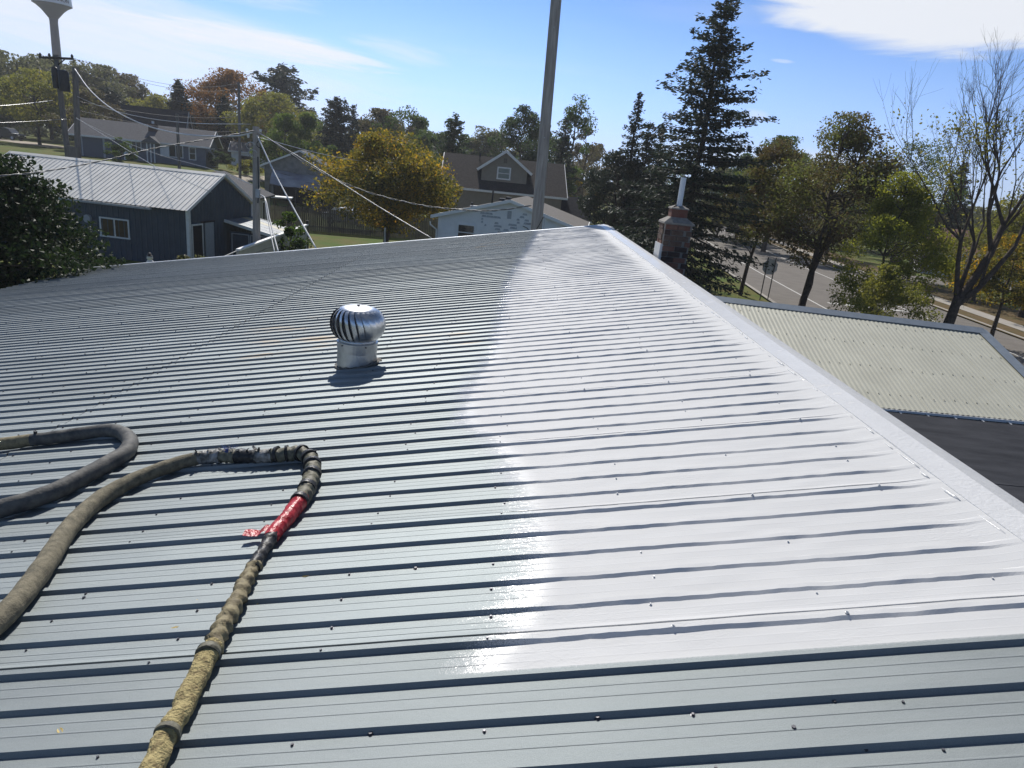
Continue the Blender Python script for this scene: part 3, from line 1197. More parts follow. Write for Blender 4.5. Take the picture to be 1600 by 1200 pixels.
class Frame:
    """a building's own axes: a along the front, b back, z up."""

    def __init__(self, o, a):
        self.o = Vector(o)
        self.a = Vector((a[0], a[1], 0)).normalized()
        self.b = Vector((-self.a.y, self.a.x, 0))

    def __call__(self, a, b, z):
        return self.o + self.a * a + self.b * b + Z * z

    def axes(self):
        return (self.a, self.b, Z)


def window(fr, par, a, b, z, w, h, face='f', frame=M_WHITE, pane=M_GLASS, split=None, t=0.09):
    """casing with a sunk pane; face 'f' front (-b), 'r' right end (+a), 'l' left end (-a)."""
    if face == 'f':
        d, n = fr.a, -fr.b
    elif face == 'r':
        d, n = fr.b, fr.a
    else:
        d, n = -fr.b, -fr.a
    c = fr(a, b, z + h / 2)
    mb = MB()
    ax = (d, n, Z)
    mb.box(c + Z * (h / 2 + t / 2) + n * 0.03, (w + 2 * t, 0.07, t), ax)
    mb.box(c - Z * (h / 2 + t / 2) + n * 0.035, (w + 2 * t + 0.04, 0.08, t), ax)
    for sg in (-1, 1):
        mb.box(c + d * (sg * (w / 2 + t / 2)) + n * 0.03, (t, 0.066, h), ax)
    if split == 'h':
        mb.box(c + n * 0.026, (w, 0.05, 0.05), ax)
    if split == 'v':
        mb.box(c + n * 0.026, (0.06, 0.05, h), ax)
    f = mb.build("window", frame, par)
    MB().box(c + n * 0.012, (w, 0.016, h), ax).build("pane", pane, f)
    return f


def siding(mb, p0, d, n, length, z0, z1, row, top=None):
    """lap boards on a wall face: p0 base corner, d along, n outward; top(a) gives the wall height."""
    z = z0
    while z < z1 - 0.01:
        h = min(row, z1 - z)
        a0, a1 = 0.0, length
        if top:
            while a0 < a1 and top(a0) < z + h * 0.5:
                a0 += 0.05
            while a1 > a0 and top(a1) < z + h * 0.5:
                a1 -= 0.05
            if a1 - a0 < 0.1:
                break
        q = [p0 + d * a0 + n * 0.004 + Z * (z + h), p0 + d * a0 + n * 0.018 + Z * z, p0 + d * a1 + n * 0.018 + Z * z, p0 + d * a1 + n * 0.004 + Z * (z + h)]
        mb.face(*q)
        mb.face(q[1], q[1] - n * 0.018, q[2] - n * 0.018, q[2])
        z += row


def gable_house(name, label, fr, L, D, H, rise, wall, roof, group=None, over=0.4, fascia=M_WHITE, rows=0.2, ridge_along=True, base=-0.6, chimney=None):
    """gabled house; ridge runs along a (front eave) when ridge_along, else along b (gable faces the front)."""
    t = thing(name, label, "house", fr(L / 2, D / 2, 0), group)
    w = MB()
    if ridge_along:
        g = [fr(0, 0, base), fr(0, D, base), fr(0, D, H), fr(0, D / 2, H + rise), fr(0, 0, H)]
        w.prism(g, fr.a * L)
        siding(w, fr(0, 0, 0), fr.a, -fr.b, L, 0, H, rows)
        siding(w, fr(L, 0, 0), fr.b, fr.a, D, 0, H + rise, rows, lambda q: H + rise * (1 - abs(q - D / 2) / (D / 2)))
    else:
        g = [fr(0, 0, base), fr(L, 0, base), fr(L, 0, H), fr(L / 2, 0, H + rise), fr(0, 0, H)]
        w.prism(g, fr.b * D)
        siding(w, fr(0, 0, 0), fr.a, -fr.b, L, 0, H + rise, rows, lambda q: H + rise * (1 - abs(q - L / 2) / (L / 2)))
        siding(w, fr(L, 0, 0), fr.b, fr.a, D, 0, H, rows)
    w.build("wall", wall, t)
    r, fa = MB(), MB()
    if ridge_along:
        k = rise / (D / 2)
        for sg in (0, 1):
            e = (-over if sg == 0 else D + over)
            lo, hi = H - k * over, H + rise
            p = [fr(-over, e, lo), fr(-over, D / 2, hi), fr(-over, D / 2, hi + 0.14), fr(-over, e, lo + 0.14)]
            r.prism(p, fr.a * (L + 2 * over))
            fa.box(fr(L / 2, e + (-0.03 if sg == 0 else 0.03), lo + 0.05), (L + 2 * over + 0.05, 0.05, 0.18), fr.axes())
            for ee in (-over - 0.026, L + over + 0.026):
                fa.bar(fr(ee, e, lo + 0.06), fr(ee, D / 2, hi + 0.06), 0.05, 0.18)
    else:
        k = rise / (L / 2)
        for sg in (0, 1):
            e = (-over if sg == 0 else L + over)
            lo, hi = H - k * over, H + rise
            p = [fr(e, -over, lo), fr(L / 2, -over, hi), fr(L / 2, -over, hi + 0.14), fr(e, -over, lo + 0.14)]
            r.prism(p, fr.b * (D + 2 * over))
            fa.box(fr(e + (-0.03 if sg == 0 else 0.03), D / 2, lo + 0.05), (0.05, D + 2 * over + 0.05, 0.18), fr.axes())
            fa.bar(fr(e, -over - 0.026, lo + 0.06), fr(L / 2, -over - 0.026, hi + 0.06), 0.05, 0.18)
    ro = r.build("roof", roof, t)
    fa.build("fascia", fascia, t)
    return t, ro


# ------------------------------------------------------------------ navy shed with the white steel roof
sh_a = Vector((math.sin(rad(8)), math.cos(rad(8)), 0))     # along the gable, away from us
sh_l = Vector((-math.cos(rad(8)), math.sin(rad(8)), 0))    # along the eave, to the left
C0 = Vector((-15.99, 35.21, 0.0))
SH_W, SH_L, SH_H, SH_R = 6.7, 12.7, 3.0, 1.66
shed = thing("navy_shed", "navy blue metal shed with a white ribbed steel roof and white corner trim", "shed", C0 + sh_a * 2.6 + sh_l * 7.4)
ins = 0.18


def sp(l, a, z):
    return C0 + sh_l * l + sh_a * a + Z * z


w = MB()
g = [sp(ins, ins, 0), sp(ins, SH_W - ins, 0), sp(ins, SH_W - ins, SH_H - 0.02), sp(ins, SH_W / 2, SH_H + SH_R - 0.12), sp(ins, ins, SH_H - 0.02)]
w.prism(g, sh_l * (SH_L - 2 * ins))
l = 0.35
while l < SH_L - 0.4:
    w.prism([sp(l, ins, 0), sp(l + 0.03, ins - 0.022, 0), sp(l + 0.07, ins - 0.022, 0), sp(l + 0.10, ins, 0)], Z * (SH_H - 0.05))
    l += 0.305
a = 0.5
while a < SH_W - 0.4:
    top = SH_H + SH_R * (1 - abs(a - SH_W / 2) / (SH_W / 2)) - 0.2
    w.prism([sp(ins, a, 0), sp(ins - 0.022, a + 0.03, 0), sp(ins - 0.022, a + 0.07, 0), sp(ins, a + 0.10, 0)], Z * top)
    a += 0.305
w.build("wall", M_NAVY, shed)
sl_n = (sh_a * (SH_W / 2) + Z * SH_R).normalized()
n_up = (Z * (SH_W / 2) - sh_a * SH_R).normalized()
pw = SH_L / 16
for side in (0, 1):
    for i in range(16):
        if side == 1 and i % 2:
            continue
        wd = pw if side == 0 else 2 * pw
        l0 = i * pw
        pr = [(0, 0)]
        for k in range(3 if side == 0 else 1):
            c = wd * (k + 0.5) / (3 if side == 0 else 1)
            pr += [(c - 0.035, 0), (c - 0.015, 0.026), (c + 0.015, 0.026), (c + 0.035, 0)]
        pr += [(wd - 0.004, 0), (wd - 0.002, -0.012)]
        lo = sp(0, -0.22 if side == 0 else SH_W + 0.22, SH_H - 0.22 * SH_R / (SH_W / 2))
        hi = sp(0, SH_W / 2, SH_H + SH_R)
        un = n_up if side == 0 else (Z * (SH_W / 2) + sh_a * SH_R).normalized()
        mb = MB()
        for (x0, h0), (x1, h1) in zip(pr, pr[1:]):
            q = [lo + sh_l * (l0 + x0) + un * h0, lo + sh_l * (l0 + x1) + un * h1, hi + sh_l * (l0 + x1) + un * h1, hi + sh_l * (l0 + x0) + un * h0]
            mb.face(*q)
        mb.build("roof_panel", M_SHEDROOF, shed)
rc = MB()
for sg in (-1, 1):
    rc.face(sp(-0.1, SH_W / 2, SH_H + SH_R + 0.045), sp(SH_L + 0.1, SH_W / 2, SH_H + SH_R + 0.045),
            sp(SH_L + 0.1, SH_W / 2 + sg * 0.22, SH_H + SH_R + 0.032 - 0.22 * SH_R / (SH_W / 2)), sp(-0.1, SH_W / 2 + sg * 0.22, SH_H + SH_R + 0.032 - 0.22 * SH_R / (SH_W / 2)))
rc.build("ridge_cap", M_SHEDROOF, shed)
tr = MB()
for sg in (0, 1):
    e = -0.24 if sg == 0 else SH_W + 0.24
    for ll in (-0.03, SH_L + 0.03):
        tr = MB()
        tr.bar(sp(ll, e, SH_H - 0.24 * SH_R / (SH_W / 2) - 0.02), sp(ll, SH_W / 2, SH_H + SH_R - 0.02), 0.05, 0.14)
        tr.build("rake_trim", M_WHITE, shed)
MB().box(sp(ins + 0.02, ins - 0.01, 1.5), (0.17, 0.17, 3.0), (sh_l, sh_a, Z)).build("corner_trim", M_WHITE, shed)
MB().box(sp(ins + 0.02, SH_W - ins, 1.5), (0.15, 0.15, 3.0), (sh_l, sh_a, Z)).build("corner_trim", M_WHITE, shed)
gt = MB()
gt.box(sp(SH_L / 2 + 0.9, -0.29, SH_H - 0.20), (SH_L - 2.0, 0.12, 0.10), (sh_l, sh_a, Z))
for k in range(6):
    gt.box(sp(2.2 + 2.3 * k, -0.30, SH_H - 0.14), (0.05, 0.20, 0.04), (sh_l, sh_a, Z))
gt.build("gutter", M_GREY, shed)


class ShedFrame(Frame):
    def __init__(self):
        self.o, self.a, self.b = C0, -sh_l, sh_a


sf = ShedFrame()
window(sf, shed, -4.28, ins, 1.15, 1.5, 0.85, 'f', M_WHITE, M_GLASSB, 'v', 0.075)
# gable door: dark opening, white frame, grey sliding leaf with its track
n = -sh_l
dc = sp(ins, 0.82, 1.05)
MB().box(dc + n * 0.03, (0.85, 0.03, 2.1), (sh_a, n, Z)).build("doorway", M_DARKIN, shed)
mb = MB()
mb.box(dc + n * 0.05 + sh_a * -0.46, (0.07, 0.05, 2.16), (sh_a, n, Z)).box(dc + n * 0.05 + sh_a * 0.46, (0.07, 0.05, 2.16), (sh_a, n, Z)).box(dc + n * 0.052 + Z * 1.10, (0.99, 0.054, 0.08), (sh_a, n, Z))
mb.build("door_frame", M_WHITE, shed)
MB().box(sp(ins, 1.85, 1.1) + n * 0.09, (0.78, 0.05, 2.2), (sh_a, n, Z)).build("sliding_door", M_GREY, shed)
MB().box(sp(ins, 1.75, 2.26) + n * 0.08, (1.2, 0.09, 0.07), (sh_a, n, Z)).build("door_track", M_DARKWOOD, shed)
lp = sp(5.75, ins, 1.9) - sh_a * 0.08
MB().tube([lp - sh_a * 0.06, lp + sh_a * 0.06], [0.20, 0.22], 16).build("round_lamp", M_GREY, shed)

# lean-to against the far part of the gable
lt = thing("lean_to", "low grey lean-to with a white edged translucent roof against the navy shed", "shed", sp(-1.3, 4.9, 0))
l0, l1, a0, a1 = 0.1, -2.6, 3.4, 6.4
zh, zl = 2.25, 1.72
M_POLY = mat("greyed_roof_sheet", (0.20, 0.225, 0.25), 0.6, 0.1, color2=(0.12, 0.14, 0.16), scale=2.0)
M_POLY2 = mat("yellowed_roof_sheet", (0.36, 0.33, 0.22), 0.6, var=0.1)
nsh = 5
for k in range(nsh):
    p, q = a0 + (a1 - a0) * k / nsh, a0 + (a1 - a0) * (k + 1) / nsh - 0.01
    mb = MB()
    mb.prism([sp(l0, p, zh), sp(l0, q, zh), sp(l0, q, zh + 0.03 + 0.004 * k), sp(l0, p, zh + 0.03 + 0.004 * k)], sp(l1, p, zl) - sp(l0, p, zh))
    mb.build("roof_sheet", M_POLY2 if k == 3 else M_POLY, lt)
mb = MB()
mb.bar(sp(l0, a0 - 0.05, zh - 0.03), sp(l1, a0 - 0.05, zl - 0.03), 0.06, 0.16).bar(sp(l1 - 0.03, a0 - 0.08, zl - 0.03), sp(l1 - 0.03, a1, zl - 0.03), 0.06, 0.14)
mb.bar(sp(l0, a1 + 0.03, zh), sp(l1, a1 + 0.03, zl), 0.06, 0.14)
mb.build("roof_edge", M_WHITE, lt)
mb = MB()
mb.box(sp(-1.3, 6.2, 0.85), (2.5, 0.08, 1.7), (sh_l, sh_a, Z))
mb.build("wall", M_NAVY, lt)
mb = MB()
mb.box(sp(-1.25, 3.65, 0.83), (2.4, 0.08, 1.66), (sh_l, sh_a, Z))
mb.build("wall", M_NAVY, lt)
for k in range(2):
    mb = MB()
    c = sp(-0.7 - 1.1 * k, 3.58, 0.9)
    for q in (-0.5, 0.5):
        mb.box(c + sh_l * q, (0.05, 0.04, 1.3), (sh_l, sh_a, Z))
    for q in (-0.65, 0.65):
        mb.box(c + Z * q, (1.05, 0.045, 0.05), (sh_l, sh_a, Z))
    mb.build("frame_bay", M_GREY, lt)

# cream cottage behind the shed: hipped grey shingle roof, only its right corner in view
Q1, Q2 = Vector((-18.458, 55.505, 2.750)), Vector((-17.623, 48.390, 2.750))
AP = Vector((-21.113, 52.411, 4.300))
dq = (Q2 - Q1).normalized()
Q3 = Q1 + dq * 9.0
nq = Vector((dq.y, -dq.x, 0))
if nq.x > 0:
    nq = -nq
Q4, Q5 = Q3 + nq * 6.4, Q1 + nq * 6.4
cc_ = thing("cream_cottage", "small cream cottage under a hipped grey shingle roof right behind the navy shed", "house", ((Q1.x + Q4.x) / 2, (Q1.y + Q4.y) / 2, 0))
AP2 = AP + dq * 2.5
mb = MB()
for q in ((Q3, Q1, AP, AP2), (Q1, Q5, AP), (Q5, Q4, AP2, AP), (Q4, Q3, AP2)):
    mb.face(*q)
    mb.face(*[p - Z * 0.12 for p in q][::-1])
for p, q in ((Q3, Q1), (Q1, Q5), (Q5, Q4), (Q4, Q3)):
    mb.face(p, p - Z * 0.12, q - Z * 0.12, q)
mb.build("roof", M_SHINGLE, cc_)
mid_ = (Q1 + Q4) / 2
W_ = [mid_ + (q - mid_) * 0.90 for q in (Q3, Q1, Q5, Q4)]
mb = MB()
for p, q in zip(W_, W_[1:] + W_[:1]):
    mb.face((p.x, p.y, 0), (q.x, q.y, 0), (q.x, q.y, 2.72), (p.x, p.y, 2.72))
fq = Frame((W_[0].x, W_[0].y, 0), (W_[1].x - W_[0].x, W_[1].y - W_[0].y))
wl_ = (W_[1] - W_[0]).length
siding(mb, fq(0, 0, 0), fq.a, -fq.b, wl_, 0, 2.7, 0.18)
mb.build("wall", M_CREAM, cc_)
window(fq, cc_, wl_ - 2.2, 0, 0.8, 0.8, 1.5, 'f')

# cream lap-sided low wall with a sloping white rail
lw = thing("lap_sided_wall", "low cream lap sided wall with a sloping white top rail by the pole", "wall", (-7.702, 23.784, 2.988))
A_, B_ = Vector((-8.654, 22.386, 3.052)), Vector((-9.385, 32.679, 3.018))
A_.z, B_.z = A_.z, B_.z
dd = Vector((B_.x - A_.x, B_.y - A_.y, 0))
nrm = Vector((dd.y, -dd.x, 0)).normalized()
nb = 11
for k in range(nb):
    f0, f1 = k / nb, (k + 1) / nb - 0.012
    mb = MB()
    la, lb = Vector((A_.x, A_.y, A_.z * f0)), Vector((B_.x, B_.y, B_.z * f0))
    ua, ub = Vector((A_.x, A_.y, A_.z * f1)), Vector((B_.x, B_.y, B_.z * f1))
    mb.prism([la + nrm * 0.03, la - nrm * 0.06, ua - nrm * 0.06, ua + nrm * 0.012], Vector((0, 0, 0)) + (lb - la))
    # the far end is taller or lower than the near end, so set its corners directly
    v = mb.v
    v[4], v[5], v[6], v[7] = tuple(lb + nrm * 0.03), tuple(lb - nrm * 0.06), tuple(ub - nrm * 0.06), tuple(ub + nrm * 0.012)
    mb.build("lap_board", M_CREAM, lw)
MB().bar(A_ + Z * 0.03, B_ + Z * 0.03, 0.14, 0.06).build("top_rail", M_WHITE, lw)
MB().box((B_.x, B_.y, B_.z / 2 + 0.1), (0.12, 0.12, B_.z + 0.25)).build("end_post", M_DARKWOOD, lw)

# ------------------------------------------------------------------ small white house beyond the far gable
fr = Frame((-4.265, 42.285, 2.028), (0.993, -0.12))
fr.o.z = 0
WH_L = 8.6
gh, ro = gable_house("white_cottage", "white clapboard cottage with peeling paint and gable facing the roof", fr, WH_L, 9.0, 3.35, 1.25, M_WHITESIDE, mat("taupe_shingles", (0.20, 0.188, 0.175), 0.9, spec=0.05, var=0.12, scale=5, bump=0.008, bscale=9), over=0.35, ridge_along=False, rows=0.17, fascia=M_WHITESIDE)
window(fr, gh, 1.75, 0, 2.12, 0.95, 0.85, 'f', M_WHITESIDE, M_GLASS, 'h', 0.09)
window(fr, gh, 4.28, 0, 3.62, 0.26, 0.46, 'f', M_WHITESIDE, M_GREY, None, 0.05)
pe = MB()
rr = random.Random(3)
for k in range(34):
    a, zrow = rr.uniform(2.4, 6.6), int(rr.uniform(13, 23)) * 0.17
    wd = rr.uniform(0.12, 0.5)
    lim = 3.35 + 1.25 * (1 - abs(a - WH_L / 2) / (WH_L / 2)) - 0.25
    if zrow + 0.17 > lim or (3.9 < a < 4.6 and zrow > 3.3):
        continue
    for j in range(rr.choice((1, 1, 2))):
        q = rr.uniform(-0.1, 0.1)
        pe = MB()
        pe.face(fr(a + q, -0.0225, zrow + 0.004 + 0.17 * j), fr(a + q + wd, -0.0225, zrow + 0.004 + 0.17 * j), fr(a + q + wd * 0.9, -0.0125, zrow + 0.115 + 0.17 * j), fr(a + q + 0.05, -0.0125, zrow + 0.12 + 0.17 * j))
        pe.build("bare_patch", M_PEEL, gh)
kk = 1.25 / (WH_L / 2)


def on_left_slope(a, b, h):
    return fr(a, b, 3.35 + kk * a + 0.14 + h)


for (a, b, hgt, r_) in ((1.6, 2.2, 0.28, 0.07), (2.8, 2.6, 0.75, 0.06)):
    MB().tube([on_left_slope(a, b, -0.05), on_left_slope(a, b, hgt)], r_, 8).build("vent_pipe", M_BLACK, gh)
for (a, b) in ((3.55, 1.6), (3.75, 3.2)):
    MB().box(on_left_slope(a, b, 0.09), (0.34, 0.34, 0.16), fr.axes()).build("roof_vent", M_BLACK, gh)
MB().box(on_left_slope(1.75, 2.1, 0.03), (0.45, 0.4, 0.06), fr.axes()).build("flashing", M_WHITE, gh)
dn = MB()
dn.tube([fr(-0.42, -0.3, 3.0), fr(-0.40, -0.3, 2.82), fr(-0.05, -0.1, 2.55), fr(-0.03, -0.1, 0.2)], 0.05, 6)
dn.build("downspout", M_WHITE, gh)
md = MB()
md.tube([fr(5.15, -0.1, 3.30), fr(5.45, -0.1, 3.20), fr(5.6, -0.08, 2.9), fr(5.6, -0.08, 2.2), fr(5.5, -0.08, 1.7)], 0.022, 5)
md.box(fr(5.6, -0.10, 2.45), (0.10, 0.08, 0.16), fr.axes()).box(fr(5.66, -0.10, 2.2), (0.14, 0.08, 0.2), fr.axes())
md.build("meter_cable", M_BLACK, gh)

# ------------------------------------------------------------------ brown house with a dormer
fr = Frame((-5.971, 63.219, -0.097), (0.998, 0.05))
fr.o.z = 0
BL, BD, BH, BR = 10.5, 9.5, 4.6, 2.65
bh, ro = gable_house("brown_house", "tan house with brown shingle roof and one gabled dormer behind the white cottage", fr, BL, BD, BH, BR, M_TAN, M_SHINGLE_B, over=0.45, rows=0.18)
dm = MB()
da, dw = 5.2, 4.1
kz = BR / (BD / 2)
db0 = 1.0
zb = BH + kz * db0 - 0.1
dh, dr = 1.35, 1.45
dm.prism([fr(da - dw / 2, db0, zb), fr(da + dw / 2, db0, zb), fr(da + dw / 2, db0, zb + dh), fr(da, db0, zb + dh + dr), fr(da - dw / 2, db0, zb + dh)], fr.b * 3.4)
siding(dm, fr(da - dw / 2, db0, zb + 0.0), fr.a, -fr.b, dw, 0, dh + dr, 0.18, lambda q: dh + dr * (1 - abs(q - dw / 2) / (dw / 2)))
dmo = dm.build("dormer", M_TAN, bh)
rf, fa = MB(), MB()
for sg in (-1, 1):
    lo, hi = zb + dh - 0.3, zb + dh + dr + 0.03
    e = da + sg * (dw / 2 + 0.42)
    rf.prism([fr(e, db0 - 0.35, lo), fr(da, db0 - 0.35, hi), fr(da, db0 - 0.35, hi + 0.13), fr(e, db0 - 0.35, lo + 0.13)], fr.b * 3.9)
    fa.bar(fr(e, db0 - 0.38, lo + 0.04), fr(da, db0 - 0.38, hi + 0.04), 0.05, 0.22)
rf.build("dormer_roof", M_SHINGLE_B, bh)
fa.build("dormer_fascia", M_WHITE, bh)
window(fr, bh, da - 0.05, db0, zb + 0.55, 1.0, 0.85, 'f', M_WHITE, glass_mat("pale_sky_glass", (0.10, 0.14, 0.12), 0.1), 'h', 0.12)
MB().box(fr(da, db0 - 0.03, zb + dh + 0.72), (0.3, 0.05, 0.4), fr.axes()).build("gable_vent", mat("vent_slats", (0.13, 0.11, 0.09), 0.7), bh)
window(fr, bh, 2.6, 0, 1.2, 1.5, 1.5, 'f')
for a in (2.9, 5.9, 8.3):
    MB().tube([fr(a, BD / 2 - 0.8, BH + BR - 0.5), fr(a, BD / 2 - 0.8, BH + BR + 0.35)], 0.06, 6).build("vent_pipe", M_BLACK, bh)
# its lower wing to the right
fr2 = Frame(fr(BL + 0.05, 1.2, 0), (0.998, 0.05))
w = MB()
w.prism([fr2(0, 0, 0), fr2(0, 6, 0), fr2(0, 6, 2.7), fr2(0, 3, 4.4), fr2(0, 0, 2.7)], fr2.a * 2.6)
w.build("wing_wall", mat("dark_brown_siding", (0.075, 0.06, 0.055), 0.7, var=0.1), bh)
w = MB()
for e in (-0.4, 6.4):
    w.prism([fr2(0, e, 2.47), fr2(0, 3, 4.4), fr2(0, 3, 4.53), fr2(0, e, 2.6)], fr2.a * 3.1)
w.build("wing_roof", M_SHINGLE_D, bh)
MB().box(fr2(1.55, -0.44, 2.5), (3.1, 0.05, 0.16), fr2.axes()).build("wing_fascia", M_WHITE, bh)

# ------------------------------------------------------------------ grey gabled garage with a tarp shelter, behind the fence
fr = Frame((-26.240, 75.574, -0.378), (0.98, 0.2))
fr.o.z = 0.3
gg, ro = gable_house("grey_garage", "weathered grey garage gable with a tarp shelter leaning on its front", fr, 7.2, 8.0, 2.9 + 1.2, 1.7, mat("weathered_grey_board", (0.23, 0.22, 0.20), 0.8, var=0.2, scale=2), M_SHINGLE, ridge_along=False, rows=0.25)
tp = MB()
pts0 = [fr(0.9 + 0.85 * k, -0.1, 3.7 - 0.05 * k) for k in range(7)]
prof = [(0, 0), (-1.2, -0.25), (-2.2, -0.7), (-2.9, -1.35)]
for i in range(len(prof) - 1):
    for k in range(6):
        (b0, z0), (b1, z1) = prof[i], prof[i + 1]
        j0, j1 = 0.06 * math.sin(k * 1.7 + i), 0.06 * math.sin((k + 1) * 1.7 + i)
        a, b = pts0[k], pts0[k + 1]
        tp.face(a + fr.b * b1 + Z * (z1 + j0), b + fr.b * b1 + Z * (z1 + j1), b + fr.b * b0 + Z * (z0 + j1), a + fr.b * b0 + Z * (z0 + j0))
tp.build("tarp", mat("silver_grey_tarp", (0.42, 0.43, 0.45), 0.5, color2=(0.22, 0.22, 0.26), scale=0.6), gg)
for k in (0, 3, 6):
    MB().bar(pts0[k] + fr.b * -2.85 + Z * -1.4, Vector((pts0[k].x, pts0[k].y, 0.2)) + fr.b * -2.85, 0.10, 0.10, Y).build("post", M_DARKWOOD, gg)
MB().box(fr(3.4, -0.04, 1.2), (5.0, 0.06, 2.0), fr.axes()).build("dark_opening", M_DARKIN, gg)
rm = thing("red_machine", "small red machine half hidden under the tarp by the fence", "machine", fr(6.3, -4.2, 0.0))
MB().box(fr(6.3, -4.2, 1.55), (1.5, 0.9, 0.7), fr.axes()).box(fr(6.7, -4.2, 2.05), (0.6, 0.8, 0.35), fr.axes()).build("body", M_RUST, rm)
for q in (-0.5, 0.5):
    MB().tube([fr(6.3 + q, -4.75, 0.75), fr(6.3 + q, -4.55, 0.75)], 0.75, 12).build("wheel", M_BLACK, rm)
fr3 = Frame((-19.661, 58.800, 2.446), (0.98, 0.2))
fs = thing("flat_roof_shelter", "little flat pale roof standing just behind the left end of the fence", "shelter", (fr3.o.x, fr3.o.y, 0))
fr3.o.z = 0
MB().box(fr3(0.6, 0.6, 2.35), (1.6, 1.5, 0.10), fr3.axes()).build("roof", M_WHITE, fs)
for a, b in ((0, 0), (1.2, 0), (0, 1.2), (1.2, 1.2)):
    MB().box(fr3(a, b, 1.15), (0.1, 0.1, 2.3), fr3.axes()).build("post", M_DARKWOOD, fs)

# ------------------------------------------------------------------ board fence
FA, FB = Vector((-19.503, 56.742, 0.571)), Vector((-5.519, 59.746, 0.054))
FA.z = FB.z = 0
fence = thing("board_fence", "long weathered grey board fence behind the lawn and maple", "fence", (FA + FB) / 2)
fd = (FB - FA).normalized()
fn = Vector((fd.y, -fd.x, 0))
FL = (FB - FA).length
M_FENCE = mat("weathered_fence_board", (0.155, 0.14, 0.125), 0.85, color2=(0.085, 0.078, 0.07), scale=1.2, stretch=(4, 4, 0.6), bump=0.004, bscale=30)
fb = MB()
t = 0.0
rr = random.Random(11)
while t < FL:
    wd = 0.14
    hgt = 1.86 + rr.uniform(-0.03, 0.03)
    off = rr.uniform(-0.008, 0.008)
    c = FA + fd * (t + wd / 2) + fn * (0.03 + off)
    p = [c - fd * wd * 0.48, c + fd * wd * 0.48, c + fd * wd * 0.48 + Z * (hgt - 0.05), c + fd * wd * 0.28 + Z * hgt, c - fd * wd * 0.28 + Z * hgt, c - fd * wd * 0.48 + Z * (hgt - 0.05)]
    fb.prism(p, -fn * 0.02)
    t += wd + rr.uniform(0.004, 0.012)
fb.build("boards", M_FENCE, fence, kind="stuff")
for zz in (0.4, 1.5):
    MB().bar(FA + Z * zz - fn * 0.03, FB + Z * zz - fn * 0.03, 0.04, 0.09).build("rail", M_FENCE, fence)
k = 0.0
while k < FL:
    MB().box(FA + fd * k - fn * 0.09 + Z * 0.95, (0.09, 0.09, 1.9), (fd, fn, Z)).build("post", M_FENCE, fence)
    k += 2.44

# ------------------------------------------------------------------ blue grey ranch house on the rise
R_b = Vector((-38.598, 90.079, 3.106))
RL, rth = 14.6, rad(13)
fr = Frame((R_b.x - RL * math.cos(rth), R_b.y - RL * math.sin(rth), 3.0), (math.cos(rth), math.sin(rth)))
ranch, ro = gable_house("ranch_house", "long blue grey ranch house with grey roof, two garage doors and small brick chimney", fr, RL, 8.5, 2.55, 1.75, M_BLUEGREY, M_SHINGLE, over=0.6, rows=0.25)
u = RL / 23.0
for a, wd in ((3.1, 2.2), (7.0, 2.3)):
    MB().box(fr(a * u, -0.02, 1.1), (wd, 0.08, 2.2), fr.axes()).build("garage_door", mat("garage_door_paint", (0.10, 0.115, 0.14), 0.55), ranch)
    mb = MB()
    mb.box(fr(a * u - wd / 2 - 0.06, -0.05, 1.12), (0.12, 0.06, 2.24), fr.axes()).box(fr(a * u + wd / 2 + 0.06, -0.05, 1.12), (0.12, 0.06, 2.24), fr.axes()).box(fr(a * u, -0.055, 2.28), (wd + 0.3, 0.07, 0.12), fr.axes())
    mb.build("door_frame", M_GREY, ranch)
dr_ = MB().box(fr(9.0 * u, -0.03, 1.02), (0.8, 0.08, 2.05), fr.axes()).build("door", M_WHITE, ranch)
MB().box(fr(9.0 * u, -0.08, 1.5), (0.4, 0.03, 0.5), fr.axes()).build("door_light", M_GLASS, dr_)
window(fr, ranch, 10.6 * u, 0, 1.2, 1.0, 1.0, 'f', M_WHITE, M_GLASS, 'v')
for q in (-0.4, 0, 0.4):
    MB().box(fr(13.6 * u + q, -1.26, 1.1), (0.12, 0.12, 2.2), fr.axes()).build("porch_post", M_WHITE, ranch)
pg = MB()
pg.prism([fr(12.0 * u, -1.5, 2.3), fr(15.3 * u, -1.5, 2.3), fr(13.6 * u, -1.5, 3.05)], fr.b * 3.0)
pg.build("porch_gable", M_SHINGLE, ranch)
window(fr, ranch, 17.6 * u, 0, 0.9, 1.5, 1.35, 'f', M_WHITE, M_GLASS, 'v')
MB().box(fr(15.6 * u, -0.03, 1.6), (1.0, 0.05, 1.5), fr.axes()).build("shutter_panel", M_WHITE, ranch)
window(fr, ranch, 20.6 * u, 0, 0.8, 0.65, 1.35, 'f', M_WHITE, M_GLASS, 'h')
for b in (2.6, 4.3, 5.6):
    window(fr, ranch, RL, b, 0.8, 0.55, 1.4, 'r', M_WHITE, M_GLASS)
MB().box(fr(12.8 * u, 2.6, 3.9), (1.0, 0.7, 1.3), fr.axes()).build("chimney", mat("dark_brick", (0.09, 0.06, 0.05), 0.85, var=0.3, scale=9), ranch)
MB().tube([fr(12.8 * u, 2.6, 4.5), fr(12.8 * u, 2.6, 4.85)], 0.16, 8).build("flue", M_TIN, ranch)

# dark roofed white house behind the ranch
p = Vector((-62.292, 109.525, 6.438))
fr = Frame((p.x, p.y, 3.0), (0.97, 0.24))
dh_, ro = gable_house("dark_roofed_house", "white gabled house with a tall near black roof behind the ranch", fr, 11.0, 8.0, 2.8, 4.3, M_WHITESIDE, M_SHINGLE_D, over=0.4, rows=0.25)
window(fr, dh_, 11.0, 3.0, 2.9, 0.8, 1.0, 'r')

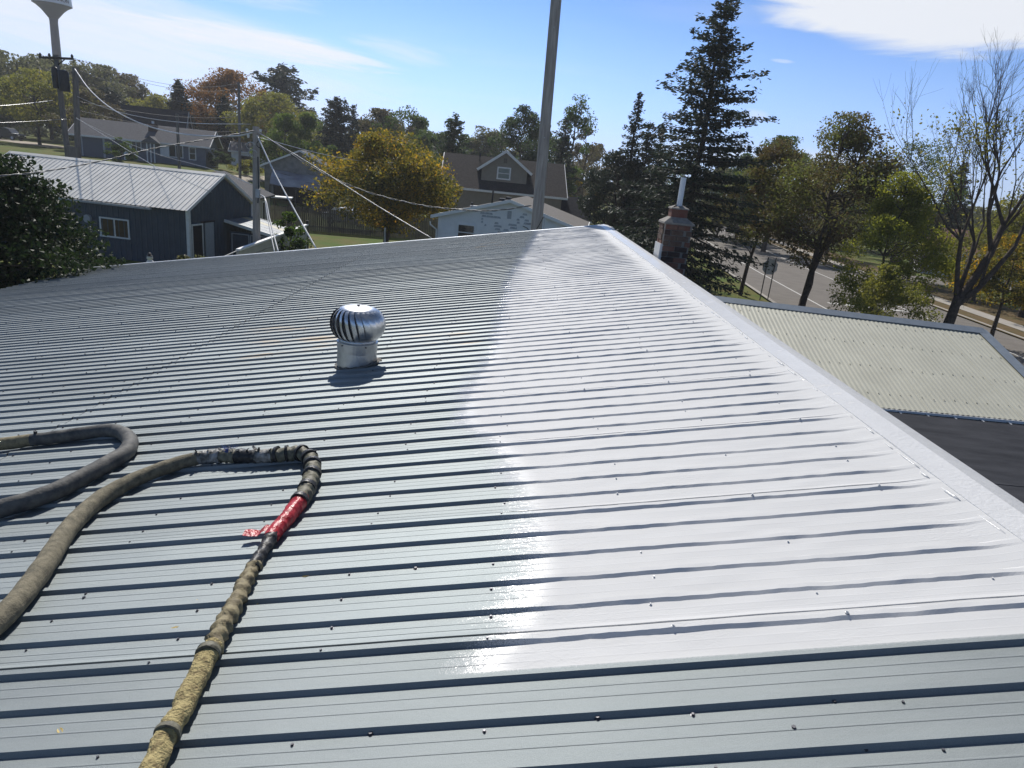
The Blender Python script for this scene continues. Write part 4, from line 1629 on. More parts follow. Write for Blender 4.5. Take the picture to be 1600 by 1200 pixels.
# pale garage right of the ranch
p = Vector((-43.152, 109.827, 2.577))
fr = Frame((p.x, p.y, 2.6), (0.97, 0.24))
pg_, ro = gable_house("pale_garage", "pale little garage in shade between the ranch and the service pole", fr, 5.0, 6.0, 2.5, 1.2, M_WHITESIDE, M_SHINGLE, rows=0.25)
MB().box(fr(2.6, -0.03, 0.95), (2.6, 0.06, 1.9), fr.axes()).build("garage_door", M_DARKIN, pg_)

# houses glimpsed on the right, across the road
p = Vector((45.147, 75.536, 0.054))
fr = Frame((p.x, p.y, 0), (0.90, -0.43))
hr_, ro = gable_house("red_roofed_house", "white house with reddish brown roof glimpsed through the bare tree", fr, 13, 9, 2.8, 2.0, M_WHITESIDE, mat("reddish_shingles", (0.17, 0.085, 0.065), 0.8, var=0.15, scale=4), rows=0.25)
for a in (2.5, 6, 9.5):
    window(fr, hr_, a, 0, 0.9, 1.2, 1.1, 'f')
p = Vector((51.439, 140.904, 0.780))
fr = Frame((p.x, p.y, 0), (0.97, -0.2))
h2_, ro = gable_house("far_grey_house", "far grey house low between the trees beyond the road", fr, 16, 9, 2.8, 2.0, M_BLUEGREY, M_SHINGLE, rows=0.3)

# ------------------------------------------------------------------ cream corrugated roof and the dark flat roof at right
an = thing("cream_roofed_annex", "annex under a cream corrugated steel roof with grey metal ridge cap", "building", (8.2, 13.0, 0))
E0, E1 = Vector((5.507, 10.529, 3.300)), Vector((9.544, 10.573, 3.300))
G0, G1 = Vector((4.606, 14.596, 4.200)), Vector((9.799, 13.812, 4.200))
E0 = E1 + (E0 - E1).normalized() * 6.4
G0 = G1 + (G0 - G1).normalized() * 6.2
NSH = 8
un = (E1 - E0).cross(G0 - E0).normalized()
if un.z < 0:
    un = -un
PER = 9
for i in range(NSH):
    V, F = [], []
    m = PER * 4
    for k in range(m + 1):
        f = (i + k / m) / NSH
        h = 0.0055 * math.sin(2 * PI * PER * k / m) + 0.002 * (i % 2)
        for t in (0.0, 0.5, 1.0):
            V.append(E0.lerp(E1, f).lerp(G0.lerp(G1, f), t) + un * h)
    for k in range(m):
        for t in range(2):
            a = k * 3 + t
            F.append((a, a + 3, a + 4, a + 1))
    np_obj("roof_sheet", V, F, M_CREAMROOF, an, True)
sb = MB()
for i in range(34):
    for t in (0.12, 0.38, 0.64, 0.88):
        p = E0.lerp(E1, (i + 0.5) / 34).lerp(G0.lerp(G1, (i + 0.5) / 34), t + rr.uniform(-.01, .01)) + un * 0.012
        sb.box(p, (0.016, 0.016, 0.010), (X, Y, un))
sb.build("sheet_screws", M_CREAM, an, kind="stuff")
rc = MB()
gd = (G1 - G0).normalized()
dn_ = (E1 - G1).normalized()
bk = Vector((dn_.x * -1, dn_.y * -1, dn_.z))
for a, b, h0, h1 in ((0.0, 0.26, 0.05, 0.03),):
    q0, q1 = G0 - gd * 0.1, G1 + gd * 0.12
    rc.face(q0 + Z * 0.055, q0 + dn_ * 0.2 + un * 0.028, q1 + dn_ * 0.2 + un * 0.028, q1 + Z * 0.055)
    rc.face(q0 + Z * 0.055, q1 + Z * 0.055, q1 + bk * 0.26 + Z * 0.02, q0 + bk * 0.26 + Z * 0.02)
    rc.face(q0 + dn_ * 0.2 + un * 0.028, q0 + dn_ * 0.2 + un * 0.018, q1 + dn_ * 0.2 + un * 0.018, q1 + dn_ * 0.2 + un * 0.028)
M_BLUECAP = mat("grey_blue_flashing", (0.22, 0.255, 0.29), 0.5, 0.2, var=0.08)
rc.build("ridge_cap", M_BLUECAP, an)
rt = MB()
q0, q1 = G1 + gd * 0.02, E1 + gd * 0.02
rt.face(q0 + un * 0.025 - gd * 0.05, q1 + un * 0.025 - gd * 0.05, q1 + un * 0.03 + gd * 0.16, q0 + un * 0.03 + gd * 0.16)
rt.face(q0 + un * 0.03 + gd * 0.16, q1 + un * 0.03 + gd * 0.16, q1 - Z * 0.16 + gd * 0.17, q0 - Z * 0.16 + gd * 0.17)
rt.build("rake_trim", M_BLUECAP, an)
bs_ = MB()
back0, back1 = G0 + bk * 3.6, G1 + bk * 3.6
bs_.face(G0 - Z * 0.02, G1 - Z * 0.02, back1, back0)
bs_.build("back_slope", M_CREAMROOF, an)
w = MB()
w.face((E1.x - 0.1, E1.y + 0.1, 0), (back1.x - 0.1, back1.y, 0), back1 - gd * 0.1 - Z * 0.05, G1 - gd * 0.1 - Z * 0.06, E1 - gd * 0.1 - Z * 0.05)
w.face((E0.x, E0.y + 0.15, 2.4), (E1.x - 0.1, E1.y + 0.15, 2.4), (E1.x - 0.1, E1.y + 0.15, 3.28), (E0.x, E0.y + 0.15, 3.28))
w.build("wall", M_CREAM, an)
MB().bar(E0 - Z * 0.03 + dn_ * 0.01, E1 - Z * 0.03 + dn_ * 0.01, 0.03, 0.05).build("eave_trim", M_WHITE, an)
for k in range(14):
    p = E0.lerp(E1, (k + 0.6) / 14)
    MB().bar(p - Z * 0.02, p + dn_ * 0.13 - Z * 0.05 + gd * 0.06, 0.035, 0.014).build("gutter_strap", M_WHITE, an)

fl = thing("flat_roof_section", "low dark grey rolled roofing between the ribbed roof and the cream roof", "building", (7.5, 6.0, 0))
M_ROLL = mat("dark_rolled_roofing", (0.050, 0.052, 0.060), 0.9, spec=0.15, color2=(0.020, 0.022, 0.027), scale=2.4, stretch=(0.5, 1.6, 1), bump=0.004, bscale=60, contrast=(0.3, 0.7))
xa, xb, ya, yb = 2.72, 13.0, -1.5, E0.y + 0.2
ns = 9


def fz(y):
    return 2.86 + 0.405 * (y - ya) / (yb - ya)


for k in range(ns):
    y0, y1 = ya + (yb - ya) * k / ns, ya + (yb - ya) * (k + 1) / ns + 0.08
    MB().prism([(xa, y0, fz(y0) + 0.006 * (k % 2)), (xb, y0, fz(y0) - 0.06 + 0.006 * (k % 2)), (xb, y1, fz(y1) - 0.06 + 0.006 * (k % 2)), (xa, y1, fz(y1) + 0.006 * (k % 2))], (0, 0, 0.02)).build("roofing_strip", M_ROLL, fl)
MB().box(((xa + xb) / 2, (ya + yb) / 2, 1.4), (xb - xa - 0.1, yb - ya - 0.1, 2.8)).build("wall", M_CREAM, fl)

# ------------------------------------------------------------------ chimney beside the high edge
CW, CD = 0.47, 0.44
cx0, cy0 = 2.615, 11.75
ztop = 5.80
ch = thing("brick_chimney", "stepped brown brick chimney with a white flue pipe beside the white ridge", "chimney", (cx0 + CW / 2, cy0 + CD / 2, 0))
M_BRICK = mat("brown_brick", (0.150, 0.110, 0.083), 0.85, color2=(0.10, 0.06, 0.045), scale=11, bump=0.004, bscale=60)
M_BRICK2 = mat("dark_brown_brick", (0.085, 0.055, 0.045), 0.85, color2=(0.05, 0.035, 0.03), scale=9, bump=0.004, bscale=60)
M_BRICK3 = mat("reddish_brick", (0.180, 0.108, 0.080), 0.85, color2=(0.17, 0.07, 0.05), scale=10, bump=0.004, bscale=60)
M_MORTAR = mat("mortar", (0.25, 0.235, 0.21), 0.9, var=0.15, scale=20, bump=0.003)
MB().box((cx0 + CW / 2, cy0 + CD / 2, ztop / 2), (CW - 0.02, CD - 0.02, ztop)).build("mortar_core", M_MORTAR, ch)


def brick_mesh(w, d, h, m, nm="brick"):
    mb = MB()
    e = 0.006
    b = [(-w / 2, -d / 2), (w / 2, -d / 2), (w / 2, d / 2), (-w / 2, d / 2)]
    me = bpy.data.meshes.new(nm)
    v = [(x, y, z) for z in (0.0, h) for x, y in b]
    f = [(3, 2, 1, 0), (4, 5, 6, 7), (0, 1, 5, 4), (1, 2, 6, 5), (2, 3, 7, 6), (3, 0, 4, 7)]
    me.from_pydata(v, [], f)
    me.materials.append(m)
    return me


BWD, BHT, BDP = 0.200, 0.078, 0.09
bms = {(o, i): brick_mesh(*((BWD, BDP, BHT) if o == 0 else (BDP, BWD, BHT)), m) for o in (0, 1) for i, m in enumerate((M_BRICK, M_BRICK2, M_BRICK3))}
bmh = {(o, i): brick_mesh(*((BDP, BDP, BHT) if o == 0 else (BDP, BDP, BHT)), m) for o in (0, 1) for i, m in enumerate((M_BRICK, M_BRICK2, M_BRICK3))}
rb = random.Random(5)


def put_brick(me, p):
    o = bpy.data.objects.new("brick", me)
    o.location = Vector(p) - ORG[ch.name]
    o.rotation_euler = (rb.uniform(-.01, .01), rb.uniform(-.01, .01), rb.uniform(-.012, .012))
    link(o, ch)


nrow = 16
for r_ in range(nrow):
    z = ztop - (r_ + 1) * (BHT + 0.012)
    odd = r_ % 2
    # front (-y) face
    xs = [0.0, 0.212] if not odd else [-0.102, 0.110, 0.322]
    for x_ in xs:
        i = rb.choice((0, 0, 1, 1, 2))
        c = cx0 + x_ + 0.115 + rb.uniform(-.002, .002)
        full = cx0 - 0.001 <= c - BWD / 2 and c + BWD / 2 <= cx0 + CW + 0.012
        if full:
            put_brick(bms[(0, i)], (c, cy0 + BDP / 2 - 0.012 + rb.uniform(-.003, .003), z))
        else:
            c = cx0 + 0.045 + 0.012 if c < cx0 + CW / 2 else cx0 + CW - 0.045 - 0.002
            put_brick(bmh[(0, i)], (c, cy0 + BDP / 2 - 0.012, z))
    # left (-x) face
    for yv in ([0.19, 0.33] if not odd else [0.15, 0.33]):
        i = rb.choice((0, 0, 2, 0, 1))
        me = bms[(1, i)] if yv < 0.2 else bmh[(1, i)]
        put_brick(me, (cx0 + BDP / 2 - 0.012 + rb.uniform(-.003, .003), cy0 + yv + 0.02, z))
mb = MB()
q = 0.0
lo = [(cx0 - 0.025, cy0 - 0.025), (cx0 + CW + 0.02, cy0 - 0.025), (cx0 + CW + 0.02, cy0 + CD + 0.02), (cx0 - 0.025, cy0 + CD + 0.02)]
hi = [(cx0 + 0.10, cy0 + 0.09), (cx0 + 0.36, cy0 + 0.09), (cx0 + 0.36, cy0 + 0.33), (cx0 + 0.10, cy0 + 0.33)]
for k in range(4):
    j = (k + 1) % 4
    mb.face((*lo[k], ztop - 0.005), (*lo[j], ztop - 0.005), (*lo[j], ztop + 0.025), (*lo[k], ztop + 0.025))
    mb.face((*lo[k], ztop + 0.025), (*lo[j], ztop + 0.025), (*hi[j], ztop + 0.115), (*hi[k], ztop + 0.115))
mb.build("cement_shoulder", M_MORTAR, ch)
for k, (x_, y_) in enumerate(((0.165, 0.21), (0.297, 0.21))):
    pass
MB().box((cx0 + 0.23, cy0 + 0.21, ztop + 0.17), (0.27, 0.25, 0.15)).build("flue_block", M_BRICK3, ch)
mb = MB()
lo = [(cx0 + 0.08, cy0 + 0.07), (cx0 + 0.38, cy0 + 0.07), (cx0 + 0.38, cy0 + 0.35), (cx0 + 0.08, cy0 + 0.35)]
for k in range(4):
    j = (k + 1) % 4
    mb.face((*lo[k], ztop + 0.243), (*lo[j], ztop + 0.243), (*lo[j], ztop + 0.262), (*lo[k], ztop + 0.262))
    mb.face((*lo[k], ztop + 0.262), (*lo[j], ztop + 0.262), (cx0 + 0.23 + 0.05 * (1 if k in (0, 1) and j in (1, 2) else -1), cy0 + 0.21, ztop + 0.315))
mb.build("cement_cap", M_MORTAR, ch)
MB().tube([(cx0 + 0.23, cy0 + 0.21, ztop + 0.27), (cx0 + 0.23, cy0 + 0.21, ztop + 0.76)], 0.046, 14).build("flue_pipe", mat("white_flue_pipe", (0.66, 0.70, 0.74), 0.4, var=0.05), ch, smooth=True, angle=50)
MB().box((cx0 - 0.004, cy0 + CD / 2, 5.15), (0.05, CD, 0.62)).build("coated_foot", M_COAT, ch)

# ================================================================== ground, road, lawns
M_GRASS = mat("autumn_lawn", (0.080, 0.125, 0.022), 0.95, spec=0.1, color2=(0.150, 0.120, 0.042), scale=0.35, bump=0.03, bscale=5, contrast=(0.32, 0.62))
M_DIRT = mat("leaf_strewn_verge", (0.16, 0.105, 0.055), 0.9, spec=0.1, color2=(0.10, 0.085, 0.035), scale=1.2, bump=0.03, bscale=7)
M_ROAD = mat("worn_asphalt", (0.185, 0.168, 0.148), 0.9, spec=0.15, var=0.10, scale=0.8, bump=0.004, bscale=50)
M_WALK = mat("pale_sidewalk", (0.36, 0.33, 0.29), 0.85, var=0.12, scale=1.5)
M_PAINTW = mat("white_road_paint", (0.62, 0.61, 0.57), 0.7, var=0.12, scale=6)
M_PAINTY = mat("yellow_road_paint", (0.58, 0.34, 0.06), 0.7, var=0.12, scale=6)
M_GRAVEL = mat("pale_gravel_drive", (0.36, 0.31, 0.24), 0.9, var=0.15, scale=2)

gx = np.concatenate([np.linspace(-900, -130, 12), np.linspace(-120, 120, 81), np.linspace(130, 900, 12)])
gy = np.concatenate([np.linspace(-300, -10, 8), np.linspace(-4, 150, 63), np.linspace(165, 1500, 12)])
GX, GY = np.meshgrid(gx, gy)
GZ = np.vectorize(terrain)(GX, GY)
Vg = np.stack([GX, GY, GZ], -1).reshape(-1, 3)
nx = len(gx)
Fg = [(j * nx + i, j * nx + i + 1, (j + 1) * nx + i + 1, (j + 1) * nx + i) for j in range(len(gy) - 1) for i in range(nx - 1)]
o = np_obj("ground", Vg, Fg, M_GRASS, None, True)
o['kind'] = 'structure'


def sheet(name, pts_l, pts_r, material, dz, sub=6):
    """a strip between two polylines laid over the terrain."""
    V, F = [], []
    n = 0
    rows = []
    for (l0, r0), (l1, r1) in zip(zip(pts_l, pts_r), zip(pts_l[1:], pts_r[1:])):
        for k in range(sub):
            t = k / sub
            rows.append(((l0[0] + (l1[0] - l0[0]) * t, l0[1] + (l1[1] - l0[1]) * t), (r0[0] + (r1[0] - r0[0]) * t, r0[1] + (r1[1] - r0[1]) * t)))
    rows.append((pts_l[-1], pts_r[-1]))
    for l, r in rows:
        for t in (0, 0.25, 0.5, 0.75, 1):
            x, y = l[0] + (r[0] - l[0]) * t, l[1] + (r[1] - l[1]) * t
            V.append((x, y, terrain(x, y) + dz))
    for i in range(len(rows) - 1):
        for k in range(4):
            a = i * 5 + k
            F.append((a, a + 1, a + 6, a + 5))
    o = np_obj(name, V, F, material)
    o['kind'] = 'structure'
    return o


def road_c(y):
    return 23.4 + 0.10 * (y - 40) + 0.0006 * max(0, y - 55) ** 2


RY = [-60, -20, 10, 30, 45, 60, 75, 95, 120, 160, 220, 320]
sheet("road", [(road_c(y) - 6.5, y) for y in RY], [(road_c(y) + 6.5, y) for y in RY], M_ROAD, 0.02)
for sg in (-1, 1):
    k = 6.5 * sg
    o = sheet("kerb", [(road_c(y) + k, y) for y in RY], [(road_c(y) + k + 0.28 * sg, y) for y in RY], M_WALK, 0.13)
sheet("road_marking", [(road_c(y) - 3.35, y) for y in RY], [(road_c(y) - 3.22, y) for y in RY], M_PAINTW, 0.026)
sheet("road_marking", [(road_c(y) + 3.22, y) for y in RY], [(road_c(y) + 3.35, y) for y in RY], M_PAINTW, 0.026)
for q in (-0.14, 0.08):
    sheet("road_marking", [(road_c(y) + q, y) for y in RY[:4]], [(road_c(y) + q + 0.11, y) for y in RY[:4]], M_PAINTY, 0.026)
sheet("road_marking", [(road_c(45) - 2.2, 45.4), (road_c(45) + 3.0, 45.0)], [(road_c(45) - 2.2, 44.9), (road_c(45) + 3.0, 44.5)], M_PAINTW, 0.026, 2)
sheet("verge", [(road_c(y) + 6.8, y) for y in RY], [(road_c(y) + 14.5, y) for y in RY], M_DIRT, 0.012)
sheet("sidewalk", [(road_c(y) + 8.6, y) for y in RY], [(road_c(y) + 10.0, y) for y in RY], M_WALK, 0.03)
# a side street meeting the road, and the lanes on the left rise
sheet("side_street", [(road_c(66) + 6.3, 70), (60, 74), (120, 80)], [(road_c(66) + 6.3, 63), (60, 67), (120, 72)], M_ROAD, 0.016)
L_ = [Vector(q) for q in ((-65.799, 69.903, 2.609), (-55.876, 73.088, 3.693), (-45.586, 72.924, 3.271), (-37.665, 75.082, 2.991), (-32.946, 81.600, 3.053), (-30.416, 105.711, 3.076))]
dirv = [(-0.25, -0.97)] * 6
sheet("lane", [(p.x - 1.5, p.y + 3.0) for p in L_], [(p.x + 1.0, p.y - 6.0) for p in L_], M_GRAVEL, 0.04)
D_ = [Vector(q) for q in ((-101.524, 110.422, 3.041), (-90.950, 119.282, 3.700), (-80.186, 117.193, 3.759), (-66.301, 107.146, 3.949))]
sheet("lane", [(p.x, p.y + 4.5) for p in D_], [(p.x, p.y - 4.5) for p in D_], M_GRAVEL, 0.05)
P0, P1 = Vector((-48.011, 80.814, 3.108)), Vector((-48.645, 75.721, 3.345))
sheet("driveway", [(P0.x, P0.y), (P0.x + 3, P0.y - 11)], [(P1.x - 2, P1.y), (P1.x + 1, P1.y - 11)], M_CONC, 0.06)
sheet("yard_path", [(-13.349, 45.064, 0.881)[:2], (-9.262, 52.184, 1.275)[:2]], [(-13.064, 44.106, 0.838)[:2], (-9.080, 51.201, 1.188)[:2]], mat("bare_dirt", (0.20, 0.15, 0.09), 0.9, var=0.2, scale=1), 0.015)

# ================================================================== trees
M_BARK = mat("grey_brown_bark", (0.075, 0.058, 0.045), 0.9, var=0.35, scale=6, bump=0.015, bscale=14)
M_BARKD = mat("dark_bark", (0.040, 0.033, 0.028), 0.9, var=0.35, scale=6, bump=0.015, bscale=14)
LM = {
    'lime': leaf_mat("sunlit_lime_leaves", [(0.085, 0.105, 0.022), (0.160, 0.175, 0.032), (0.270, 0.250, 0.048)], 0.55),
    'green': leaf_mat("green_leaves", [(0.030, 0.050, 0.014), (0.058, 0.090, 0.022), (0.110, 0.140, 0.036)], 0.42),
    'dgreen': leaf_mat("deep_green_leaves", [(0.022, 0.038, 0.016), (0.038, 0.060, 0.022), (0.066, 0.092, 0.032)], 0.4),
    'bright': leaf_mat("bright_green_leaves", [(0.045, 0.072, 0.016), (0.080, 0.118, 0.026), (0.140, 0.165, 0.042)], 0.45),
    'ygreen': leaf_mat("yellow_green_leaves", [(0.074, 0.084, 0.020), (0.132, 0.136, 0.032), (0.225, 0.195, 0.044)], 0.5),
    'maple': leaf_mat("turning_maple_leaves", [(0.034, 0.042, 0.014), (0.062, 0.068, 0.018), (0.140, 0.125, 0.028), (0.290, 0.205, 0.038), (0.400, 0.200, 0.042)], 0.5, patch=0.45),
    'orange': leaf_mat("orange_leaves", [(0.075, 0.050, 0.022), (0.135, 0.075, 0.028), (0.215, 0.105, 0.036), (0.150, 0.105, 0.04)], 0.42),
    'brown': leaf_mat("bronze_brown_leaves", [(0.052, 0.036, 0.020), (0.080, 0.058, 0.028), (0.100, 0.105, 0.032), (0.135, 0.165, 0.046)], 0.46, patch=0.6, patch_scale=0.35),
    'olive': leaf_mat("grey_olive_leaves", [(0.055, 0.060, 0.032), (0.090, 0.096, 0.044), (0.135, 0.128, 0.058)], 0.42),
    'dull': leaf_mat("dull_brown_green_leaves", [(0.065, 0.054, 0.032), (0.095, 0.080, 0.042), (0.080, 0.090, 0.038)], 0.42),
    'spruce': leaf_mat("spruce_needles", [(0.016, 0.024, 0.015), (0.030, 0.042, 0.026), (0.050, 0.062, 0.036)], 0.2, 0.6),
    'gloss': leaf_mat("glossy_dark_leaves", [(0.012, 0.022, 0.009), (0.022, 0.038, 0.014), (0.040, 0.058, 0.020)], 0.22, 0.55, 0.2, 0.4, 0.9),
}


def leaves_mesh(P, size, rs, aspect=0.62, up=0.0, droop=None):
    """one folded leaf (two quads sharing a rib) at every point."""
    n = len(P)
    d = rs.normal(size=(n, 3))
    d[:, 2] = d[:, 2] * (1 - up) - 0.25
    if droop is not None:
        d = d * 0.35 + droop
    d /= np.linalg.norm(d, axis=1)[:, None]
    q = rs.normal(size=(n, 3))
    s = np.cross(d, q)
    s /= np.linalg.norm(s, axis=1)[:, None] + 1e-9
    u = np.cross(s, d)
    L = (size * rs.uniform(0.5, 1.5, n))[:, None]
    w = L * aspect * 0.5
    a = P - d * L * 0.5
    b = P + d * L * 0.5
    m = P + d * L * 0.05
    l_ = m - s * w + u * w * 0.35
    r_ = m + s * w + u * w * 0.35
    V = np.stack([a, l_, b, r_], 1).reshape(-1, 3)
    i = np.arange(n)[:, None] * 4
    F = np.concatenate([i + np.array([[0, 1, 2]]), i + np.array([[0, 2, 3]])], 0)
    return V, F


def tubes_np(segs, sides=5):
    """segs: list of (p0, r0, p1, r1) straight limb pieces."""
    n = len(segs)
    p0 = np.array([s[0] for s in segs], float)
    p1 = np.array([s[2] for s in segs], float)
    r0 = np.array([s[1] for s in segs])
    r1 = np.array([s[3] for s in segs])
    d = p1 - p0
    d /= np.linalg.norm(d, axis=1)[:, None] + 1e-9
    ref = np.where(np.abs(d[:, 2:3]) > 0.9, np.array([[1.0, 0, 0]]), np.array([[0, 0, 1.0]]))
    s = np.cross(d, ref)
    s /= np.linalg.norm(s, axis=1)[:, None] + 1e-9
    u = np.cross(s, d)
    rings = []
    for p, r in ((p0, r0), (p1, r1)):
        for k in range(sides):
            a = 2 * PI * k / sides
            rings.append(p + (s * math.cos(a) + u * math.sin(a)) * r[:, None])
    V = np.stack(rings, 1).reshape(-1, 3)
    b = np.arange(n)[:, None] * (2 * sides)
    F = np.concatenate([b + np.array([[k, (k + 1) % sides, sides + (k + 1) % sides, sides + k]]) for k in range(sides)], 0)
    return V, F


def limb(segs, p, q, r0, r1, rs, wob=0.08, n=4):
    pts = [np.array(p) + (np.array(q) - np.array(p)) * t for t in np.linspace(0, 1, n + 1)]
    L = np.linalg.norm(np.array(q) - np.array(p))
    for i in range(1, n):
        pts[i] = pts[i] + rs.normal(size=3) * wob * L * 0.5 + np.array([0, 0, 0.05 * L * math.sin(PI * i / n)])
    rr = np.linspace(r0, r1, n + 1)
    for i in range(n):
        segs.append((pts[i], rr[i], pts[i + 1], rr[i + 1]))
    return pts


def broadleaf(name, label, base, w, leaf, n=5000, size=0.22, clumps=46, bottom=0.25, seed=1, lean=(0, 0), group=None, stems=1,
              bark=None, spread=0.5, top=0.5, trunk_r=None, shape=1.0, zfix=None):
    """trunk, limbs reaching to leaf clumps scattered through an uneven crown, leaves round every clump."""
    x, y, zt = base
    z0 = terrain(x, y) if zfix is None else zfix
    h = zt - z0
    n, size, clumps = int(n * 2.6), size * 0.78, int(clumps * 1.05)
    rs = np.random.RandomState(seed)
    t = thing(name, label, "tree", (x, y, z0), group)
    segs = []
    tr = trunk_r or 0.022 * h + 0.04
    fork = z0 + h * bottom * rs.uniform(0.7, 0.95)
    tops = []
    basep = np.array([x, y, z0 - 0.2])
    for k in range(stems):
        a = 2.4 * k + seed
        off = np.array([math.cos(a), math.sin(a), 0]) * (w * 0.16 if stems > 1 else 0)
        fk = np.array([x + lean[0] * bottom, y + lean[1] * bottom, fork])
        pts = limb(segs, basep, fk, tr * (1 if stems == 1 else .85), tr * 0.72, rs, 0.03, 3)
        tp = np.array([x + lean[0], y + lean[1], z0 + h * 0.88]) + off * 1.2
        pts2 = limb(segs, fk, tp, tr * 0.66, tr * 0.10, rs, 0.06, 6)
        tops.append(pts2)
    ax = tops
    C, Rr = [], []
    cz0, cz1 = z0 + h * bottom, zt
    for k in range(clumps):
        v = rs.normal(size=3)
        v /= np.linalg.norm(v)
        rad_ = rs.uniform(0.45, 1.0) ** 0.6
        f = (v[2] * rad_ + 1) / 2                     # 0 bottom .. 1 top
        wz = (math.sin(PI * min(1, max(0.02, f * 0.92 + 0.06)) ** (0.75 / shape))) ** 0.7
        lump = 1 + 0.55 * noise.noise((v[0] * 1.4 + seed * 3.3, v[1] * 1.4, v[2] * 1.4))
        c = np.array([x + lean[0] * f + v[0] * rad_ * w * 0.5 * lump * max(0.35, wz), y + lean[1] * f + v[1] * rad_ * w * 0.5 * lump * max(0.35, wz), cz0 + (cz1 - cz0) * min(1.0, f * 1.05)])
        C.append(c)
        Rr.append(rs.uniform(0.6, 1.3) * w * 0.080 * (h / max(w, .1)) ** 0.25)
        stem = tops[k % stems]
        # leave the stem below the clump
        cand = [p for p in stem if p[2] < c[2] - 0.15 * np.hypot(c[0] - p[0], c[1] - p[1])]
        p = cand[-1] if cand else stem[0]
        limb(segs, p, c, tr * 0.20, tr * 0.045, rs, 0.10, 4)
    P = []
    per = int(n / clumps)
    for c, r in zip(C, Rr):
        q = rs.normal(size=(int(per * rs.uniform(0.5, 1.5)), 3))
        ln = np.linalg.norm(q, axis=1)[:, None]
        q = q / ln * (rs.uniform(0.02, 1.0, ln.shape) ** 0.42) * r * np.array([1.65, 1.65, 1.15])
        P.append(c + q)
    P = np.concatenate(P)
    P = P[P[:, 2] < zt + 0.02 * h]
    V, F = tubes_np(segs, 6)
    np_obj("trunk", V, F, bark or M_BARK, t, True)
    V, F = leaves_mesh(P, size, rs)
    np_obj("crown", V, F, leaf, t)
    return t


def conifer(name, label, base, w, n_whorl=26, per=7, leaf=None, seed=1, bottom=0.06, size=0.30, density=1.0, group=None, droop=0.35, ragged=0.3, lean=(0, 0), power=0.85, cat="tree"):
    """straight trunk with whorls of drooping boughs, each bough carrying hanging sprays of needles."""
    x, y, zt = base
    z0 = terrain(x, y)
    h = zt - z0
    rs = np.random.RandomState(seed)
    t = thing(name, label, cat, (x, y, z0), group)
    segs = []
    tr = 0.016 * h + 0.04
    limb(segs, (x, y, z0 - 0.2), (x + lean[0], y + lean[1], zt), tr, 0.02, rs, 0.008, 8)
    P, D = [], []
    for i in range(n_whorl):
        f = i / (n_whorl - 1)
        f = f ** 0.9
        z = z0 + h * (bottom + (0.985 - bottom) * f)
        L0 = 0.5 * w * ((1 - f) ** power) + 0.03 * w
        for k in range(per):
            if rs.uniform() < ragged * 0.35:
                continue
            a = 2 * PI * (k + rs.uniform(-0.35, 0.35)) / per + i * 0.7
            L = L0 * rs.uniform(1 - ragged, 1 + ragged * 0.45)
            dr = droop * rs.uniform(0.5, 1.3) * (1 - 0.75 * f)
            o_ = np.array([x + lean[0] * f, y + lean[1] * f, z + rs.uniform(-.3, .3) * h / n_whorl])
            dh = np.array([math.cos(a), math.sin(a), 0])
            pts = []
            for s in np.linspace(0, 1, 5):
                pts.append(o_ + dh * (L * s) + np.array([0, 0, L * (-dr * s + 0.35 * dr * s * s + (0.35 * f) * s)]))
            rr = np.linspace(max(0.018, 0.03 * L * 0.5), 0.008, 5)
            for q in range(4):
                segs.append((pts[q], rr[q], pts[q + 1], rr[q + 1]))
            m = max(4, int(L * 11 * density))
            ts = rs.uniform(0.12, 1.0, m)
            for s in ts:
                j = min(3, int(s * 4))
                p = pts[j] + (pts[j + 1] - pts[j]) * (s * 4 - j)
                sp_ = 0.30 * L * (1 - abs(s - 0.45)) * 0.8
                sd_ = np.array([-dh[1], dh[0], 0]) * rs.normal() * sp_ * 0.7
                P.append(p + sd_ + np.array([0, 0, -abs(rs.normal()) * 0.12 * (0.3 + droop)]))
                D.append(dh * 0.7 + sd_ / (np.linalg.norm(sd_) + 1e-6) * 0.6 + np.array([0, 0, -0.35 + 0.5 * f]))
    P, D = np.array(P), np.array(D)
    V, F = tubes_np(segs, 5)
    np_obj("trunk", V, F, M_BARKD, t, True)
    k = 3
    P3 = np.repeat(P, k, 0) + rs.normal(size=(len(P) * k, 3)) * size * 0.35
    V, F = leaves_mesh(P3, size, rs, 0.36, droop=np.repeat(D, k, 0))
    np_obj("crown", V, F, leaf or LM['spruce'], t)
    return t


